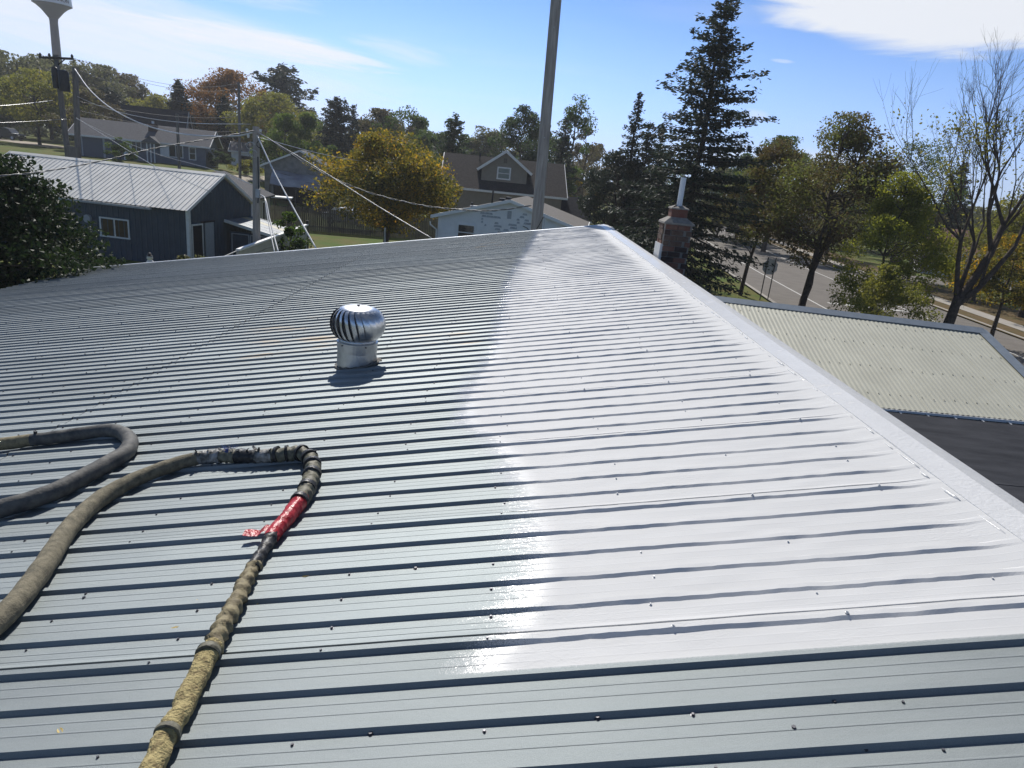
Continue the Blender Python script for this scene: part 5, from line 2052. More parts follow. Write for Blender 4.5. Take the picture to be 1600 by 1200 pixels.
def bare_tree(name, label, base, seed, dirs, levels=5, leafn=0, leaf=None, group=None, r0=0.3, spread=0.42, split=3, shrink=0.70, L0=3.0):
    """leafless crown: limbs fork again and again into fine upright twigs."""
    x, y, zt = base
    z0 = terrain(x, y)
    rs = np.random.RandomState(seed)
    t = thing(name, label, "tree", (x, y, z0), group)
    segs, tips = [], []

    def grow(p, d, L, r, lev):
        d = d / np.linalg.norm(d)
        q = p
        n = 3
        pts = [p]
        for i in range(n):
            d = d + rs.normal(size=3) * 0.09 + np.array([0, 0, 0.05])
            d /= np.linalg.norm(d)
            q2 = q + d * L / n
            ra, rb_ = r * (1 - 0.35 * i / n), r * (1 - 0.35 * (i + 1) / n)
            segs.append((q, ra, q2, rb_))
            q = q2
            pts.append(q)
        if lev == 0:
            tips.append(q)
            return
        kk = split if lev > 1 else split + 1
        for i in range(kk):
            e = d + rs.normal(size=3) * spread
            e[2] += 0.12
            st = pts[-1] if i < 2 else pts[rs.randint(1, len(pts))]
            grow(st, e, L * shrink * rs.uniform(0.75, 1.2), r * 0.54 * rs.uniform(0.8, 1.1), lev - 1)
    for (off, d, L, r, lev) in dirs:
        r = r * (0.78 if lev else 0.9)
        grow(np.array([x, y, z0]) + np.array(off), np.array(d, float), L, r, lev)
    V, F = tubes_np(segs, 5)
    np_obj("trunk", V, F, M_BARK, t, True)
    if leafn:
        tp = np.array(tips)
        low = tp[tp[:, 2] < np.percentile(tp[:, 2], 38)]
        P = low[rs.randint(0, len(low), leafn)] + rs.normal(size=(leafn, 3)) * 0.25
        V, F = leaves_mesh(P, 0.13, rs)
        np_obj("crown", V, F, leaf, t)
    return t


# --- dark glossy tree close by at the left eave
broadleaf("glossy_tree", "near dark green tree with glossy leaves at the left eave, before the navy shed", (-14.172, 19.369, 5.345), 5.6, LM['gloss'], 14000, 0.16, 110, 0.05, 21, trunk_r=0.16, shape=1.1, bark=M_BARKD)
broadleaf("glossy_tree", "second dark bushy tree reaching in at the left frame edge behind the eave", (-14.473, 16.569, 5.461), 6.0, LM['gloss'], 7000, 0.16, 60, 0.05, 22, trunk_r=0.15, bark=M_BARKD)
broadleaf("leafy_shrub", "leafy shrub with yellowing tips at the foot of the navy shed's gable door", (*(-10.674, 24.800, 2.287)[:2], 2.65), 2.6, LM['olive'], 2600, 0.12, 26, 0.1, 23, trunk_r=0.04)
broadleaf("young_tree", "thin young tree in front of the cream lap sided wall", (-8.703, 27.663, 3.958), 1.7, LM['green'], 700, 0.15, 16, 0.55, 24, trunk_r=0.035)
broadleaf("leafy_shrub", "small dark shrub against the cream wall beneath the white guy wire", (-8.751, 29.739, 2.925), 1.9, LM['dgreen'], 1300, 0.12, 16, 0.1, 25, trunk_r=0.03)

# --- maple on the lawn
broadleaf("maple_tree", "spreading maple turning gold and orange in front of the board fence", (-8.280, 47.280, 8.000), 9.6, LM['maple'], 13000, 0.21, 100, 0.24, 31, trunk_r=0.24, lean=(0.5, 0), shape=1.0)

# --- far left belt
belt = "trees along the far side of the left rise"
broadleaf("willow_tree", "tall hazy green tree filling the top left corner under the sky", (-99.766, 143.777, 18.359), 30, LM['olive'], 6000, 0.75, 60, 0.15, 41, group=belt)
broadleaf("willow_tree", "hazy green tree right behind the crossarm pole", (-97.994, 153.366, 18.953), 22, LM['olive'], 5000, 0.75, 50, 0.15, 42, group=belt)
broadleaf("lawn_tree", "yellow green tree with dark trunk on the grass between truck and ranch house", (-72.461, 110.333, 13.503), 17, LM['ygreen'], 7000, 0.42, 60, 0.30, 43)
broadleaf("lawn_tree", "dark leafy tree right above the parked truck at the frame edge", (-97.871, 136.548, 13.507), 20, LM['green'], 4500, 0.6, 40, 0.2, 44)
broadleaf("open_crowned_tree", "tall grey green open tree left of the near black roof", (-83.454, 142.339, 17.842), 16, LM['olive'], 2600, 0.6, 44, 0.30, 45, group=belt)
broadleaf("open_crowned_tree", "grey open tree above the near black roof", (-83.258, 148.217, 17.945), 16, LM['olive'], 2600, 0.6, 40, 0.30, 46, group=belt)
broadleaf("open_crowned_tree", "dull thin tree sloping down to the small spruce", (-81.428, 151.504, 17.095), 15, LM['dull'], 3200, 0.6, 40, 0.25, 47, group=belt)
broadleaf("bushy_tree", "brownish bush above the ranch house garage roof", (-59.549, 101.872, 11.486), 9, LM['dull'], 3000, 0.36, 36, 0.15, 48)
conifer("dark_cedar", "broad near black cedar standing behind the ranch ridge", (-68.269, 122.227, 12.611), 10, 16, 9, seed=49, size=0.6, density=0.8, droop=0.1, power=0.5)
conifer("small_spruce", "little spruce top peeping over the near black roof", (-75.093, 146.922, 15.005), 7, 14, 6, seed=50, size=0.6, density=0.5)
broadleaf("bushy_tree", "yellow green bush right of the white gable behind the ranch", (-66.057, 134.672, 13.029), 15, LM['ygreen'], 3000, 0.5, 36, 0.15, 51)
conifer("lone_spruce", "dark pointed spruce standing alone above the ranch roof", (-56.603, 122.560, 15.052), 8.2, 22, 8, seed=52, size=0.5, density=0.9, ragged=0.2, droop=0.25)
broadleaf("bushy_tree", "dull brown bush between the lone spruce and the orange maple", (-55.581, 128.494, 11.549), 9, LM['dull'], 2600, 0.45, 30, 0.15, 53)
broadleaf("orange_tree", "large orange autumn tree rising over the ranch roof", (-50.770, 128.322, 17.792), 18.5, LM['orange'], 7500, 0.42, 70, 0.22, 54, shape=1.2)
conifer("dark_spruce", "dark spruce standing in front of the orange tree", (-47.634, 118.806, 13.263), 6.5, 16, 7, seed=55, size=0.5, density=0.8, ragged=0.2)
broadleaf("orange_tree", "small orange tree low beside the ranch gable", (-50.337, 117.687, 10.210), 5.5, LM['orange'], 1500, 0.36, 20, 0.1, 56)
# open crowned pine
px_, py_, pz_ = (-47.682, 147.484, 21.072)
pine = conifer("open_pine", "open crowned pine with layered flat boughs rising above the yellow green tree", (px_, py_, pz_), 15, 11, 6, seed=57, size=0.9, density=0.55, droop=-0.10, ragged=0.5, power=0.45, bottom=0.45)
broadleaf("rounded_tree", "broad yellow green tree below the open pine", (-39.216, 118.689, 14.243), 16, LM['ygreen'], 6500, 0.40, 60, 0.12, 58)
broadleaf("leafy_maple", "dense bright green tree nearer the service pole, left of a pair", (-29.024, 91.508, 10.179), 7.6, LM['bright'], 6000, 0.30, 50, 0.08, 59, shape=1.2)
broadleaf("leafy_maple", "dense bright green tree, right of a pair above the grey garage", (-26.870, 94.244, 10.733), 7.0, LM['bright'], 5500, 0.30, 46, 0.08, 60, shape=1.2)
conifer("dark_spruce", "tall dark blunt spruce right of the bright green pair", (-26.051, 104.811, 13.708), 8.5, 18, 8, seed=61, size=0.45, density=1.0, ragged=0.25, droop=0.15, power=0.5)
conifer("dark_spruce", "slim dark spruce right of the tall blunt spruce", (-24.625, 109.259, 13.285), 5.2, 18, 7, seed=62, size=0.42, density=0.9)
broadleaf("rounded_tree", "brownish green round tree behind the maple's left half", (-21.979, 115.935, 13.343), 11, LM['dull'], 4200, 0.40, 44, 0.12, 63)
broadleaf("rounded_tree", "green round tree behind the maple's crown top", (-17.270, 113.696, 14.256), 11, LM['green'], 4500, 0.40, 46, 0.12, 64)
bare_tree("bare_tree", "small leafless tree standing above the maple's right side", (-14.458, 124.161, 15.097), 65, [((0, 0, 0), (0, 0, 1), 6.0, 0.16, 4)], shrink=0.62)
broadleaf("rounded_tree", "green tree left of the feathery juniper", (-13.656, 109.149, 11.282), 8, LM['green'], 3000, 0.36, 34, 0.1, 66)
conifer("feathery_juniper", "feathery green juniper with upswept tips above the brown roof's left end", (-7.839, 91.665, 11.968), 7.0, 14, 9, leaf=LM['dgreen'], seed=67, size=0.45, density=1.0, droop=-0.8, power=0.5, ragged=0.35)
broadleaf("rounded_tree", "hazy olive tree behind the brown house ridge, left of the tall broad one", (-5.767, 129.872, 12.990), 13, LM['olive'], 4200, 0.45, 44, 0.1, 68)
broadleaf("tall_tree", "tall broad deep green tree left of the big utility pole", (0.887, 91.996, 14.304), 8.8, LM['dgreen'], 7500, 0.32, 60, 0.15, 69, shape=1.1)
broadleaf("thin_topped_tree", "thin topped tree right of the big utility pole", (6.842, 91.745, 15.800), 5.6, LM['green'], 1700, 0.34, 34, 0.25, 70, lean=(0.8, 0))
conifer("dark_spruce", "dark spruce right behind the end of the brown house", (5.435, 83.824, 12.539), 6.5, 18, 7, seed=71, size=0.42, density=1.0)
broadleaf("thin_brown_tree", "thin brownish tree between the brown house and the twin spruce", (10.346, 109.512, 13.748), 7, LM['dull'], 2400, 0.32, 36, 0.15, 72)
broadleaf("orange_shrub", "small orange and yellow shrub at the corner of the dark lower wing", (7.714, 77.618, 6.975), 3.4, LM['maple'], 1200, 0.24, 16, 0.1, 73)
broadleaf("green_shrub", "yellow green shrub left of the orange shrub, above the dark wing roof", (6.611, 79.726, 5.779), 3.0, LM['bright'], 1000, 0.24, 14, 0.1, 74)

# --- spruces in the middle
conifer("blue_spruce", "spiry dark spruce, tallest of the three left of the giant spruce", (8.850, 55.296, 12.818), 5.2, 26, 7, seed=81, size=0.26, density=1.2, ragged=0.4, droop=0.45)
conifer("blue_spruce", "lower dark spruce just right of the spiry one", (10.112, 56.096, 10.755), 4.4, 22, 8, seed=82, size=0.26, density=1.3, ragged=0.3)
conifer("blue_spruce", "lower dark spruce touching the giant spruce's left side", (11.222, 56.904, 10.861), 4.4, 22, 8, seed=83, size=0.26, density=1.3, ragged=0.3)
broadleaf("dense_yew", "dense dark evergreen skirt at the foot of the three spruces", (7.989, 54.417, 8.659), 5.5, LM['spruce'], 6000, 0.24, 50, 0.03, 84, bark=M_BARKD)
broadleaf("dense_yew", "dark evergreen mass filling under the giant spruce's left boughs", (10.416, 50.946, 7.498), 5.0, LM['spruce'], 5000, 0.22, 44, 0.03, 85, bark=M_BARKD)
conifer("giant_spruce", "giant ragged dark spruce towering behind the brick chimney", (10.873, 42.635, 16.786), 9.8, 37, 8, seed=86, size=0.25, density=1.75, ragged=0.66, droop=0.35, bottom=0.04, lean=(0.0, 0.0), power=0.62)

# --- right side along the road
broadleaf("kerb_tree", "bronze leaved young tree with leaning trunk by the kerb, left of the sign posts", (15.634, 44.853, 9.675), 5.0, LM['brown'], 5200, 0.17, 60, 0.36, 91, lean=(0.6, 0), trunk_r=0.15)
broadleaf("fork_trunk_tree", "bronze and green tree with a forked trunk right of the sign posts", (17.800, 40.239, 10.958), 7.4, LM['brown'], 11000, 0.17, 92, 0.24, 92, lean=(0.6, 0), stems=2, trunk_r=0.24, shape=1.1)
broadleaf("roadside_tree", "tall yellow green drooping tree right of the forked tree", (19.322, 35.024, 8.022), 5.4, LM['lime'], 9000, 0.15, 70, 0.06, 93, trunk_r=0.14, shape=1.2)
broadleaf("roadside_tree", "green topped tree standing behind the yellow green drooping one", (36.046, 64.627, 12.606), 9.8, LM['green'], 7000, 0.19, 60, 0.2, 94, trunk_r=0.2)
broadleaf("low_bush", "pale yellow green bush right over the cream roof's ridge", (16.193, 28.754, 4.077), 4.2, LM['ygreen'], 4200, 0.12, 44, 0.05, 95, trunk_r=0.05)
broadleaf("far_side_tree", "green tree behind the bronze kerb tree across the road", (30.491, 82.549, 12.816), 10, LM['green'], 5200, 0.32, 54, 0.2, 96)
broadleaf("far_side_tree", "dark green tree between the giant spruce and the bronze tree", (29.547, 90.288, 11.103), 8, LM['dgreen'], 3600, 0.34, 40, 0.15, 97)
broadleaf("far_side_tree", "dark tree across the road seen through the forked tree", (39.748, 86.285, 10.878), 8, LM['brown'], 3600, 0.30, 40, 0.15, 98)
bx_ = (21.464, 32.562, 12.885)
bare_tree("bare_ash", "large nearly bare tree with two leaning limbs over the cream roof's ridge", bx_, 5,
          [((0, 0, -0.2), (0.16, 0.02, 1), 2.9, 0.34, 0),
           ((0.42, 0.05, 2.45), (0.40, 0.1, 1), 3.9, 0.26, 6), ((0.40, 0.05, 2.3), (0.62, -0.1, 1), 3.4, 0.19, 5), ((0.36, 0.0, 2.2), (-0.16, 0.1, 1), 3.2, 0.17, 5), ((0.42, 0.1, 2.4), (0.15, 0.4, 1), 3.0, 0.16, 5)],
          leafn=2200, leaf=LM['ygreen'], spread=0.30, shrink=0.72)
broadleaf("verge_tree", "small orange and green tree on the leafy verge at the right edge", (26.071, 35.444, 5.698), 5.6, LM['maple'], 4200, 0.17, 50, 0.34, 101, trunk_r=0.13)
broadleaf("verge_tree", "yellow tree behind the bare tree at the right frame edge", (36.602, 47.542, 9.939), 9, LM['ygreen'], 6500, 0.22, 60, 0.15, 102)
broadleaf("verge_tree", "yellow green tree low behind the bare tree's fork", (37.549, 54.277, 6.120), 8, LM['ygreen'], 4200, 0.24, 44, 0.12, 103)
conifer("small_spruce", "small dark spruce top between the two bare limbs", (51.946, 83.100, 12.146), 7.0, 18, 7, seed=104, size=0.45, density=0.9, ragged=0.2)
broadleaf("far_side_tree", "brown tree beside the red roofed house", (38.545, 65.500, 6.327), 7, LM['dull'], 2600, 0.28, 36, 0.15, 105)
broadleaf("far_side_tree", "dull green tree closing the gap behind the red roofed house", (68.573, 98.477, 7.360), 14, LM['olive'], 3600, 0.45, 40, 0.1, 106)

# --- the woods that close the horizon
rs = np.random.RandomState(77)
wood_v, wood_f, nb_ = [], [], 0
for k in range(150):
    az_ = rad(rs.uniform(-62, 62))
    dist = rs.uniform(185, 300)
    x, y = dist * math.sin(az_), dist * math.cos(az_)
    z0 = terrain(x, y)
    hh = rs.uniform(6, 11) + (4 if az_ < rad(-20) else 0)
    w_ = rs.uniform(9, 16)
    n_ = 420
    q = rs.normal(size=(n_, 3))
    q /= np.linalg.norm(q, axis=1)[:, None]
    P = np.array([x, y, z0 + hh * 0.5]) + q * np.array([w_ * 0.5, w_ * 0.5, hh * 0.55]) * rs.uniform(0.5, 1.05, (n_, 1)) * (1 + 0.25 * np.sin(q[:, :1] * 5 + k))
    V, F = leaves_mesh(P, 1.5, rs)
    wood_v.append(V)
    wood_f.append(F + nb_)
    nb_ += len(V)
o = np_obj("distant_woods", np.concatenate(wood_v), np.concatenate(wood_f), leaf_mat("distant_leaves", [(0.030, 0.040, 0.020), (0.055, 0.062, 0.028), (0.085, 0.075, 0.035)], 0.3, patch_scale=0.02), None, kind="stuff")
tag(o, "hazy belt of autumn woods closing the horizon behind the town", "woods")
FILL = [((-36.485, 135.162, 10.809), 13, 'olive', "olive tree filling the gap left of the tall blunt spruce"), ((-27.192, 132.233, 12.607), 10, 'dgreen', "dark green tree behind the maple's left shoulder"),
        ((-23.457, 138.021, 13.798), 11, 'olive', "olive tree behind the middle of the maple"), ((-17.973, 136.825, 13.337), 10, 'dull', "dull tree behind the small leafless tree"),
        ((-13.448, 134.329, 11.622), 12, 'dgreen', "low dark tree left of the feathery juniper"), ((-7.734, 129.770, 11.514), 13, 'green', "green tree right of the feathery juniper"),
        ((-2.709, 127.971, 12.652), 11, 'olive', "olive tree left of the tall broad tree over the brown house"), ((4.616, 124.915, 14.107), 11, 'dgreen', "dark tree right behind the big utility pole"),
        ((14.524, 129.186, 12.098), 12, 'dull', "brown low tree left of the spiry spruce"), ((24.392, 107.262, 12.339), 9, 'green', "green tree between the three spruces and the giant spruce"),
        ((30.074, 100.601, 9.514), 11, 'olive', "olive tree behind the giant spruce's right boughs"), ((44.265, 111.538, 12.948), 13, 'olive', "olive tree far behind the bronze kerb tree"),
        ((53.450, 107.439, 9.615), 13, 'dgreen', "dark tree far behind the two roadside trees"), ((67.197, 111.286, 7.656), 14, 'dull', "brownish tree far behind the bare tree's left limb"),
        ((69.004, 104.228, 7.772), 13, 'olive', "olive tree far behind the bare tree's right limb"), ((77.899, 104.076, 7.883), 15, 'dgreen', "dark tree far off at the right frame edge"),
        ((-78.237, 156.537, 12.697), 16, 'olive', "far olive tree between the little spruce and the lone spruce"), ((-84.309, 159.035, 14.923), 14, 'dull', "far dull tree over the near black roof's right slope"),
        ((-57.400, 160.016, 12.898), 13, 'olive', "far olive tree right of the orange tree"), ((-45.522, 153.387, 14.286), 13, 'olive', "far olive tree right of the open pine")]
for i, (b_, w_, lm_, lab) in enumerate(FILL):
    broadleaf("background_tree", lab, b_, w_, LM[lm_], 2600, 0.55, 40, 0.08, 160 + i, trunk_r=0.2)
SHRUBS = [((29.742, 95.475, 3.866), 9, 'ygreen', "sunlit yellow green bush low behind the giant spruce"),
          ((45.049, 111.223, 5.638), 14, 'dull', "dull brown hedge beyond the road behind the forked tree"),
          ((46.684, 94.051, 5.154), 12, 'olive', "olive hedge beyond the road between the two roadside trees"),
          ((-15.594, 72.338, 4.752), 7, 'dgreen', "dark shrub behind the fence under the maple"),
          ((-10.461, 73.257, 4.171), 7, 'dgreen', "dark shrub behind the fence left of the white cottage"),
          ((-43.084, 79.017, 5.568), 3.2, 'green', "round green shrub beside the ranch porch"),
          ((-38.138, 92.442, 5.056), 4.0, 'dgreen', "dark shrub against the ranch gable windows"),
          ((-34.002, 91.912, 4.351), 4.5, 'ygreen', "weedy yellow green shrub right of the ranch gable")]
for i, (b_, w_, lm_, lab) in enumerate(SHRUBS):
    broadleaf("shrub", lab, b_, w_, LM[lm_], 1800, 0.05 * w_ ** 0.5 + 0.10, 22, 0.05, 120 + i, trunk_r=0.05)

# ================================================================== poles, wires, signs, vehicles
M_POLE = mat("weathered_pole_wood", (0.42, 0.385, 0.35), 0.85, color2=(0.27, 0.245, 0.225), scale=2.2, stretch=(6, 6, 0.5), bump=0.006, bscale=24)
M_POLED = mat("dark_pole_wood", (0.19, 0.178, 0.17), 0.85, color2=(0.12, 0.112, 0.105), scale=2.2, stretch=(6, 6, 0.5), bump=0.006, bscale=24)
M_STEELG = mat("galvanised_hardware", (0.42, 0.43, 0.44), 0.4, 0.7, var=0.1)
M_WIRE = mat("dark_wire", (0.03, 0.03, 0.032), 0.5, var=0.1)
M_SILVERW = mat("dull_silver_wire", (0.34, 0.34, 0.34), 0.5, 0.3, var=0.08)
M_WIREL = mat("bright_aluminium_wire", (0.45, 0.45, 0.45), 0.35, 0.5, var=0.08)


def pole(name, label, top, base, r0, r1, material, group=None, z0=None):
    b = Vector(base)
    b.z = terrain(b.x, b.y) if z0 is None else z0
    t = thing(name, label, "utility pole", b, group)
    tp_ = Vector(top)
    n = 8
    MB().tube([b.lerp(tp_, k / n) - Z * (0.3 if k == 0 else 0) for k in range(n + 1)], [r0 + (r1 - r0) * k / n for k in range(n + 1)], 16).build("shaft", material, t, smooth=True, angle=50)
    return t, b, tp_


gp = "utility poles round the hall"
B_ = Vector((0.952, 23.981, 4.575))
T_ = Vector((0.829, 24.286, 11.652))
T_ = B_ + (T_ - B_) * 1.04
pl, b, tp_ = pole("utility_pole", "tall grey wooden pole rising out of frame just beyond the far gable", T_, B_ - (T_ - B_).normalized() * B_.z, 0.205, 0.170, M_POLE, gp)
c = Vector((1.152, 23.722, 4.870))
MB().tube([c + Vector((-0.26, -0.1, -0.4)), c + Vector((-0.12, -0.12, -0.12)), c + Vector((-0.02, -0.1, 0.12))], 0.014, 6).build("ground_wire", M_WIRE, pl)
MB().tube([c + Vector((0.03, -0.16, -0.5)), c + Vector((0.03, -0.16, 0.10)), c + Vector((0.0, -0.1, 0.14))], 0.018, 6).build("conduit", M_STEELG, pl)
for q in (0.4, 0.62, 0.85):
    p = B_.lerp(T_, q)
    MB().tube([p + Vector((0.0, -0.22, 0)), p + Vector((0, -0.17, 0))], 0.02, 6).build("bolt", M_STEELG, pl)

M1 = Vector((-9.275, 25.889, 6.981))
Mb = Vector((-9.163, 25.397, 2.548))
pl, b, mtop = pole("utility_pole", "short service pole by the navy shed where many cables meet", M1, Mb, 0.15, 0.115, M_POLE, gp)
for k, p in enumerate(((-9.342, 25.546, 6.316), (-9.021, 25.661, 6.394), (-9.286, 25.566, 6.063))):
    p = Vector(p)
    mb = MB()
    mb.tube([p + Vector((0.16 * math.cos(a), 0, 0.16 * math.sin(a) * 0.8)) for a in np.linspace(0.4, 5.2, 9)], 0.014, 5)
    mb.build("cable_loop", M_WIREL if k != 1 else M_WIRE, pl)
p = Vector((-9.126, 25.623, 5.971))
MB().tube([p, p + Vector((0.05, -0.1, -1.2)), p + Vector((0.02, -0.12, -1.6))], 0.022, 6).build("riser_cable", M_WIRE, pl)
MB().box(Vector((-9.075, 25.429, 4.723)), (0.14, 0.12, 0.30)).build("splice_box", M_STEELG, pl)
for p in ((-9.487, 25.599, 6.817), (-9.451, 25.612, 6.629), (-9.069, 25.750, 6.844)):
    p = Vector(p)
    MB().tube([p - Z * 0.05, p + Z * 0.03, p + Z * 0.07], [0.03, 0.055, 0.03], 8).build("insulator", M_WHITE, pl)

C1 = Vector((-30.686, 49.217, 10.674))
Cb = Vector((-29.991, 48.472, 4.433))
pl, b, ctop = pole("utility_pole", "leaning pole with a crossarm and transformers left of the ranch house", C1, Cb + (Cb - C1).normalized() * 3.0, 0.20, 0.15, M_POLED, gp)
xa_ = [Vector((-31.470, 48.720, 10.391)), Vector((-29.586, 49.304, 10.562))]
MB().bar(xa_[0], xa_[1], 0.12, 0.14).build("crossarm", M_DARKWOOD, pl)
MB().bar(Vector((-30.070, 49.128, 10.451)), Vector((-30.502, 49.097, 10.096)), 0.05, 0.05).build("brace", M_DARKWOOD, pl)
MB().bar(Vector((-30.920, 48.952, 10.382)), Vector((-30.645, 49.125, 10.086)), 0.05, 0.05).build("brace", M_DARKWOOD, pl)
for q in (0.04, 0.3, 0.96):
    p = xa_[0].lerp(xa_[1], q)
    MB().tube([p, p + Z * 0.16, p + Z * 0.28], [0.05, 0.09, 0.03], 8).build("insulator", M_DARKWOOD, pl)
M_TRANS = mat("dark_transformer_paint", (0.03, 0.032, 0.036), 0.5, var=0.15)
for p, s_ in (((-29.828, 48.455, 9.075), 1.0), ((-30.432, 48.551, 9.221), 0.62)):
    p = Vector(p)
    MB().lathe([(0.0, -0.62), (0.30 * s_, -0.62), (0.32 * s_, -0.55), (0.32 * s_, 0.52), (0.26 * s_, 0.64), (0.06, 0.70), (0.0, 0.70)], p, 14).build("transformer", M_TRANS, pl, smooth=True, angle=40)
D1 = Vector((-29.289, 48.900, 9.994))
Db = Vector((-29.292, 48.314, 4.498))
pl, b, dtop = pole("utility_pole", "straight grey pole without crossarm beside the leaning transformer pole", D1, Db + (Db - D1).normalized() * 3.0, 0.20, 0.17, M_POLED, gp)
MB().box(Vector((-29.391, 48.019, 4.482)), (0.7, 0.12, 1.2)).build("meter_board", M_POLED, pl)
pl, b, _ = pole("utility_pole", "thin dark pole in front of the ranch house's right half", (-32.927, 70.709, 8.415), (-32.946, 70.701, 3.436), 0.15, 0.13, M_POLED, gp)
pl, b, etop = pole("utility_pole", "tall thin dark pole in front of the orange tree", (-31.306, 82.243, 12.749), (-31.371, 82.218, 2.710), 0.16, 0.13, M_POLED, gp)
p = Vector((-8.016, 45.296, 1.380))
pl, b, _ = pole("clothes_pole", "slim grey metal post on the lawn in front of the fence", (-7.114, 40.378, 2.513), (-7.043, 40.391, 1.196), 0.05, 0.05, M_STEELG)
pl['category'] = "post"


def wire(name, label, pts, r, material, group="overhead wires", twist=None):
    P = catmull(pts, 7)
    t = MB()
    if twist is None:
        t.tube(P, r, 5)
        o = t.build(name, material, None, smooth=True)
        return tag(o, label, "wire", group)
    e = thing(name, label, "cable", P[0], group)
    for k, (m_, ph) in enumerate(((material, 0.0), (twist, PI))):
        Q, d = [], 0.0
        n = 160
        for i in range(n + 1):
            f = i / n * (len(P) - 1)
            j = min(len(P) - 2, int(f))
            p = P[j].lerp(P[j + 1], f - j)
            a = i * 0.55 + ph
            Q.append(p + Vector((0, math.cos(a), math.sin(a))) * r * 1.15)
        MB().tube(Q, r, 5).build("strand", m_, e, smooth=True)
    return e


# each wire as (points along its sag)
wire("service_cable", "thick white cable sagging from the grey pole to the service pole", [(-29.052, 48.458, 9.882), (-26.158, 44.942, 8.559), (-22.282, 40.243, 7.466), (-18.190, 35.625, 6.761), (-14.128, 30.926, 6.490), (-10.581, 27.001, 6.582), (-9.284, 25.779, 6.782)], 0.030, M_WIREL)
wire("service_cable", "twisted black and silver cable crossing the white shed roof to the service pole", [(-12.033, 15.975, 5.077), (-11.603, 17.504, 5.225), (-11.175, 19.529, 5.563), (-10.736, 21.465, 5.976), (-10.053, 23.435, 6.375), (-9.215, 25.591, 6.843)], 0.0095, M_WIRE, twist=M_SILVERW)
wire("service_cable", "twisted cable falling from the service pole to the big pole past the maple", [(-9.135, 25.620, 6.852), (-7.191, 24.986, 5.893), (-5.166, 23.949, 5.297), (-3.337, 23.363, 5.039), (-2.019, 22.911, 5.005), (-0.554, 22.593, 5.104), (0.691, 23.790, 5.328)], 0.013, M_WIRE, twist=M_SILVERW)
wire("service_cable", "straight cable falling from the service pole to the roof's far edge", [(-9.136, 25.620, 6.809), (-6.515, 24.136, 5.787), (-4.246, 22.605, 4.884), (-2.081, 20.897, 4.128)], 0.016, M_WIREL)
wire("overhead_wire", "upper of two wires running from the grey pole down over the shed roof", [(-28.935, 47.945, 6.888), (-24.464, 43.606, 5.867), (-20.390, 38.991, 5.148), (-16.511, 34.226, 4.675), (-12.455, 29.477, 4.319)], 0.014, M_WIREL)
wire("overhead_wire", "lower wire from the grey pole passing over the shed to its gable", [(-28.938, 47.944, 6.848), (-24.168, 43.771, 5.939), (-19.417, 39.484, 5.319), (-14.759, 35.017, 5.024), (-10.531, 29.156, 4.770)], 0.012, M_WIREL)
wire("overhead_wire", "thin wire from the left edge to the leaning pole", [(-29.761, 40.178, 6.800), (-29.781, 43.842, 7.277), (-30.506, 48.150, 7.812)], 0.014, M_WIREL)
wire("overhead_wire", "thin low wire from the left edge in front of the yellow green tree", [(-31.027, 41.729, 5.948), (-30.712, 45.626, 6.331), (-29.922, 48.514, 6.752)], 0.010, M_WIREL)
for i, (ua, va, ub, vb, lab) in enumerate(((115, 91, 374, 122, "topmost thin line from the crossarm to the tall thin pole"), (112, 92, 374, 130, "second thin line from the crossarm to the tall thin pole"),
                                       (119, 108, 374, 146, "thin line from the grey pole top to the tall thin pole"))):
    a, b = Vector((-29.583, 49.306, 10.601)) if i == 0 else (Vector((-29.730, 49.334, 10.552)) if i == 1 else Vector((-29.248, 48.924, 9.924))), (Vector((-31.247, 82.266, 12.626)), Vector((-31.257, 82.262, 12.098)), Vector((-31.285, 82.251, 10.633)))[i]
    mid = [a.lerp(b, t) - Z * (1.6 * 4 * t * (1 - t) * 0.6) for t in (0, .2, .4, .6, .8, 1)]
    wire("overhead_wire", lab, mid, 0.014, M_WIRE)
for i, (pa, pb, lab) in enumerate((((-29.360, 48.857, 8.264), (-9.468, 25.925, 7.051), "grey line from the grey pole to the service pole's top"), ((-29.388, 48.840, 7.386), (-31.469, 82.181, 7.572), "line crossing low in front of the near black roof"),
                               ((-29.350, 48.863, 7.949), (-31.438, 82.193, 9.137), "line crossing high in front of the near black roof"), ((-31.272, 82.256, 11.301), (-21.649, 118.031, 11.836), "faint line leaving the tall thin pole to the right"),
                               ((-9.205, 25.807, 6.640), (-10.104, 69.267, 6.363), "thin line from the service pole passing above the fence"))):
    a, b = Vector(pa), Vector(pb)
    mid = [a.lerp(b, t) - Z * (0.5 * 4 * t * (1 - t)) for t in (0, .2, .4, .6, .8, 1)]
    wire("overhead_wire", lab, mid, 0.013 if i in (0, 4) else 0.016, M_WIREL if i in (0, 4) else M_WIRE)
wire("guy_wire", "white sleeved guy wire slanting from the service pole top down to the roof edge", [(-9.138, 25.619, 6.681), (-8.145, 24.375, 5.565), (-6.953, 22.762, 4.492), (-5.725, 21.035, 3.489)], 0.026, M_WHITE, "guy wires of the service pole")
wire("guy_wire", "white drop cable hanging from the splice box to the roof edge", [(-9.034, 25.444, 4.704), (-8.701, 25.137, 4.548), (-8.210, 24.142, 3.928), (-7.346, 22.428, 3.051)], 0.024, M_WHITE, "guy wires of the service pole")
wire("guy_wire", "second white drop cable close beside the first", [(-8.721, 25.130, 4.591), (-8.269, 24.122, 3.924), (-7.458, 22.391, 3.044)], 0.018, M_WHITE, "guy wires of the service pole")
# the cable shadows on the shed roof come from these three lines
wire("overhead_wire", "low white line over the shrub by the navy shed door", [(-9.405, 22.081, 2.645), (-9.052, 23.304, 2.910), (-8.859, 24.444, 3.070)], 0.018, M_WHITE)

